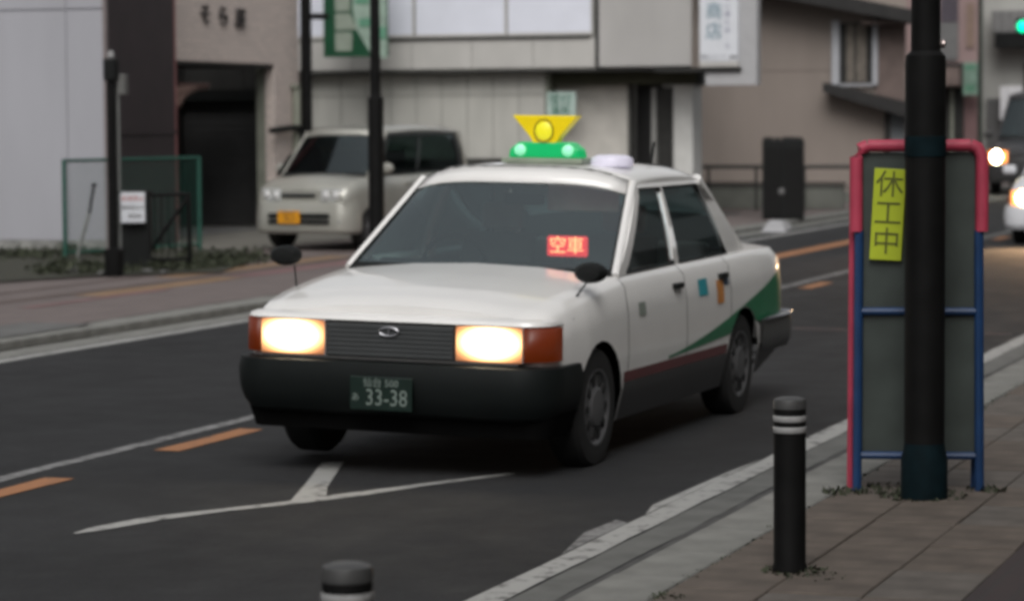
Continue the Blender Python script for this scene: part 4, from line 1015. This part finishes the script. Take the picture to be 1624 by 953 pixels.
# ================================================================== TAN HOUSE
th = thing('tan_house', 'tan plastered house with lean-to roof and a white framed window', 'house', (55, 13, 0))
TL = lambda n, m, x0, x1, y0, y1, z0, z1, p=None, bevel=0: box(n, m, x0-55, x1-55, y0-13, y1-13, z0, z1, p or th, bevel)
for z0_, z1_ in ((.05, 2.70), (2.715, 6.8)): MB().prism([(0, -2.18, z0_), (8, -.3, z0_), (8, 6, z0_), (0, 6, z0_)], (0, 0, z1_-z0_)).build('wall', tan_m, th)
TL('mortar_band', rust_m, 55.01, 55.2, 10.86, 18.9, 2.69, 2.72)
TL('rust_wall', rust_m, 54.96, 55.0, 10.84, 11.42, 2.1, 3.75)
wn_ = TL('window', dark_m, 54.95, 55, 11.46, 12.22, 2.46, 3.64)
TL('window_frame', white_trim, 54.90, 54.95, 12.14, 12.29, 2.42, 3.70, wn_); TL('window_frame', white_trim, 54.90, 54.95, 11.37, 11.47, 2.42, 3.70, wn_)
TL('curtain', curtain_m, 54.935, 54.95, 11.60, 12.0, 2.48, 3.62, wn_); TL('sill', white_trim, 54.9, 54.95, 11.40, 12.2, 2.40, 2.44, wn_)
TL('mullion', dark_m, 54.925, 54.948, 11.8, 11.84, 2.46, 3.64, wn_)
MB().prism([(-.5, -.62, 2.28), (-.5, -2.35, 1.76), (-.5, -2.35, 2.05), (-.5, -.62, 2.47)], (.45, 0, 0)).build('lean_to_roof', roof_m, th)
MB().prism([(-.7, 2.0, 4.50), (-.7, -2.45, 3.60), (-.7, -2.45, 3.86), (-.7, 2.0, 4.82)], (1.6, 0, 0)).build('roof', roof_m, th)
TL('eave_soffit', mat('soffit_brown', (.12, .09, .08), .8), 54.5, 55, 10.7, 11.6, 3.60, 3.66)
TL('corner_post', dark_m, 54.8, 54.9, 11.12, 11.2, .1, 2.0); TL('side_panel', mat('bluegrey', (.13, .14, .15), .7), 54.9, 54.99, 10.84, 11.1, .1, 2.0)
TL('plinth', wallgrey, 54.94, 55, 10.9, 19, .05, .3)
# low wall + railing before the tan house
lwl = thing('garden_wall', 'low grey wall behind the dark handrail before the tan house', 'wall', (51, 13.4, .086))
box('wall', wallgrey, 0, .15, -2.2, 4, 0, .45, lwl, bevel=.01); box('coping', mat('coping', (.07, .06, .055), .8), -.02, .17, -2.22, 4.02, .45, .50, lwl)
rl = thing('handrail', 'dark handrail on thin posts across the front of the tan house', 'railing', (50, 13, .086))
MB().tube([(0, -2.25, .80), (0, 3.5, .80)], .035, 8).build('top_rail', rail_m, rl, smooth=True)
MB().tube([(0, -2.25, .42), (0, 3.5, .42)], .018, 8).build('lower_rail', rail_m, rl, smooth=True)
for k in range(7): MB().tube([(0, -2.2+k*.9, 0), (0, -2.2+k*.9, .80)], .028, 8).build('post', rail_m, rl, smooth=True)
for k in range(3): MB().lathe([(.0, 0), (.05, .01), (.06, .06), (.02, .1)], (.0, .3+k*.35-.3, .84), 'Z', 8)
bx = thing('black_box_unit', 'tall black box standing by the kerb in front of the handrail', 'box', (45.9, 11.1, .08), R(-76))
bm = MB().box(-.35, .35, -.2, .2, 0, 1.33).build('cabinet', blackm2, bx, bevel=.02)
MB().box(-.30, -.02, -.215, -.2, .05, 1.2).build('door', mat('black_panel', (.009, .009, .009), .7, spec=.15), bx, bevel=.008)
MB().box(.02, .33, -.215, -.2, .05, 1.2).build('door', mat('black_panel', (0, 0, 0)), bx, bevel=.008)
MB().lathe([(.001, -.225), (.05, -.22), (.06, -.21)], (-.03, 0, .47), 'Y', 14).build('badge', mat('badge_grey', (.12, .12, .12), .5), bx)
for x, w in ((-.25, .08), (-.1, .05), (.08, .1), (.25, .07)): MB().box(x-w, x+w, -.15, .15, 1.33, 1.355+w*.2).build('top_cap', blackm2, bx, bevel=.008)
pk = thing('kerb_block', 'pale concrete ramp block at the foot of the black box', 'block', (42.9, 10.5, 0), R(10))
MB().hexa([(-.5, -.2, 0), (1.4, -.2, 0), (1.4, .2, 0), (-.5, .2, 0), (.1, -.1, .17), (1.2, -.1, .12), (1.2, .1, .12), (.1, .1, .17)]).build('ramp', mat('pale_ramp', (.33, .33, .34), .8, var=.15), pk, bevel=.02)
# ================================================================== FAR RIGHT
pb = thing('pink_building', 'pinkish building with brown cornice behind the thick post', 'building', (70, 12.3, 0))
PL = lambda n, m, x0, x1, y0, y1, z0, z1, p=None, bevel=0: box(n, m, x0-70, x1-70, y0-12.3, y1-12.3, z0, z1, p or pb, bevel)
pkm = mat('pink_render', (.26, .185, .18), .8, var=.1, scale=1.5)
MB().prism([(0, -.35, .05), (8, 1.3, .05), (8, 8, .05), (0, 8, .05)], (0, 0, 7)).build('wall', pkm, pb)
PL('window', mat('violet_glass', (.08, .07, .085), .3), 69.96, 70, 12.45, 12.9, 4.15, 5.5); PL('grey_panel', mat('grey_panel', (.13, .13, .13), .7), 69.95, 70, 12.45, 13.3, 3.2, 4.13)
PL('brown_panel', mat('brown_panel', (.20, .14, .11), .7), 69.96, 70, 12.05, 12.25, 3.5, 4.6)
PL('cornice', roof_m, 69.7, 70, 11.93, 14.5, 3.03, 3.12); PL('awning', rust_m, 69.3, 70, 12.3, 14.5, 2.56, 3.0)
PL('shopfront', dark_m, 69.93, 70, 12.3, 14.5, .1, 2.5); PL('door_post', cream_m, 69.88, 69.93, 12.55, 12.62, .1, 2.5); PL('door_post', cream_m, 69.88, 69.93, 12.82, 12.95, .1, 2.5)
PL('red_pilaster', mat('dusky_red', (.15, .09, .09), .8), 69.9, 70, 11.95, 12.28, .1, 2.4)
gsn = thing('small_green_sign', 'small pale green sign on the pink building just left of the thin dark pole', 'sign', (69.4, 12.02, 2.32))
box('board', mat('mint_sign', (.16, .25, .20), .6, var=.25, scale=5), 0, .06, -.15, .2, 0, .8, gsn, bevel=.005)
box('print', mat('mint_print', (.08, .2, .13), .6), -.01, 0, -.1, .15, .1, .25, gsn); box('print', mat('mint_print', (0, 0, 0)), -.01, 0, -.1, .15, .62, .74, gsn)
dp = thing('thin_pole', 'thin dark pole at the corner of the pink building', 'pole', (66, 11.22, .08))
MB().lathe([(.06, 0), (.05, 7)]).build('shaft', mat('dark_green_pole', (.02, .03, .022), .6), dp, smooth=True); MB().lathe([(.075, 0), (.075, .5)]).build('base_sleeve', rail_m, dp, smooth=True)
gb_ = thing('grey_building', 'light grey building with dark balcony at the far right edge', 'building', (80, 13, 0))
QL = lambda n, m, x0, x1, y0, y1, z0, z1, p=None, bevel=0: box(n, m, x0-80, x1-80, y0-13, y1-13, z0, z1, p or gb_, bevel)
lg = mat('light_grey_render', (.36, .36, .34), .8, var=.1, scale=1.2)
QL('wall', lg, 80, 92, 11.0, 20, .05, 8)
b1 = QL('balcony', mat('balcony_grey', (.17, .17, .17), .7, var=.1), 79.2, 80, 11.0, 13.15, 4.15, 4.75)
for k in range(9): QL('baluster', mat('baluster_grey', (.23, .23, .23), .6), 79.15, 79.2, 11.05+k*.24, 11.09+k*.24, 4.15, 4.75, b1)
QL('balcony_slab', blackm2, 79.1, 80, 11.0, 13.05, 3.72, 4.13)
QL('window', mat('dark_maroon_glass', (.03, .015, .02), .3), 79.95, 80, 11.3, 12.35, 2.45, 3.3)
QL('white_shop_sign', mat('bright_sign', (.62, .62, .64), .6), 79.5, 79.6, 12.35, 12.95, 1.7, 2.65); QL('shopfront', dark_m, 79.94, 80, 11.0, 12.9, .1, 1.7)
QL('grey_shutter', mat('far_shutter', (.10, .10, .10), .6), 79.9, 79.94, 12.9, 13.4, .1, 2.3)
for i in range(4):
    lp = thing('roadside_post', ['thin dark post between the sign board and the distant headlight', 'short dark post left of the distant headlight near the grey shop', 'second short dark post under the white shop sign', 'dark post right beneath the distant headlight'][i], 'post', (70+i*1.2, 10.95+i*.18, .08), 0, 'posts before the grey building')
    MB().lathe([(.035, 0), (.035, .9+.1*(i % 2))], seg=10).build('shaft', rail_m, lp, smooth=True); MB().lathe([(.04, .88), (.03, .95+.1*(i % 2)), (.001, 1+.1*(i % 2))], seg=10).build('cap', rail_m, lp, smooth=True)
tl = thing('traffic_light', 'green traffic light at the upper right corner on a dark arm', 'traffic light', (58, 8.92, 0))
box('housing', blackm2, 0, .15, -.8, .22, 3.45, 3.80, tl, bevel=.05)
for k, (y, m_) in enumerate(((.07, mat('green_signal', (.0, .5, .3), .4, emit=(.0, 1, .45), es=1.6)), (-.27, rim_dark), (-.6, rim_dark))): MB().lathe([(.001, -.02), (.09, -.015), (.12, 0)], (0, y, 3.62), 'X', 16).build('lens', m_, tl, smooth=True)
MB().tube([(.1, -.8, 3.8), (.1, -6.6, 3.9), (.1, -6.6, 0)], .06, 8).build('arm', rail_m, tl, smooth=True)
# buildings further along, closing the view
for i, (x, y0, y1, h, m_, lab) in enumerate([(100, 11.8, 20, 7, mat('f1', (.25, .24, .23), .8), 'plain grey building far along the street beyond the grey balcony'), (125, 11.5, 22, 9, mat('f2', (.3, .27, .24), .8), 'cream building farthest along the left side of the street'), (160, -4, 26, 11, mat('f3', (.2, .2, .21), .8), 'dark grey block closing the end of the street')]):
    t = thing('far_building', lab, 'building', (x, y0, 0)); box('wall', m_, 0, 12, 0, y1-y0, .05, h, t); box('roof', roof_m, -.3, 12.3, -.3, y1-y0+.3, h, h+.3, t)
    for k in range(int((y1-y0)/2.2)):
        for f in range(int(h//3)):
            w = box('window', dark_m, -.05, 0, .6+k*2.2, 1.8+k*2.2, 1+f*3, 2.3+f*3, t); box('sill', white_trim, -.09, -.05, .55+k*2.2, 1.85+k*2.2, .93+f*3, 1+f*3, w)

# unseen plain buildings added along both sides to block low skylight
def row_house(x0, x1, y0, y1, h, m_, lab, face):
    t = thing('added_street_building', lab, 'building', (x0, y0 if face > 0 else y1, 0), 0)
    L_, D_ = x1-x0, y1-y0; b0, b1 = (0, D_) if face > 0 else (-D_, 0); fy = b0 if face > 0 else b1; e = -.06 if face > 0 else .06
    box('wall', m_, 0, L_, b0, b1, .1, h, t); box('roof', roof_m, -.2, L_+.2, b0-.2, b1+.2, h, h+.3, t)
    for k in range(int(L_/3)):
        for f in range(int(h//3)):
            box('window', dark_m, .8+k*3, 2.4+k*3, *sorted((fy, fy+e)), .9+f*3, 2.3+f*3, t)
wm_ = [mat('row_grey', (.17, .165, .16), .8), mat('row_brown', (.14, .12, .10), .8), mat('row_cream', (.22, .21, .18), .8)]
for i, (x0, x1, h, lab) in enumerate([(-28, -9, 8, 'added unseen grey shop row on the near pavement behind the viewer'), (-8, 9, 9, 'added unseen brown building on the near pavement beside the viewer'), (10, 30, 8, 'added unseen cream building on the near pavement to the right of the red brown paving'), (31, 60, 9, 'added unseen long grey building on the near pavement farther along')]):
    row_house(x0, x1, -14, -2.2, h, wm_[i % 3], lab, -1)
for i, (x0, x1, h, lab) in enumerate([(-30, -6, 7, 'added unseen brown row across the road behind the viewer'), (-5, 14, 8, 'added unseen cream building across the road left of the picture')]):
    row_house(x0, x1, 17, 28, h, wm_[(i+1) % 3], lab, 1)
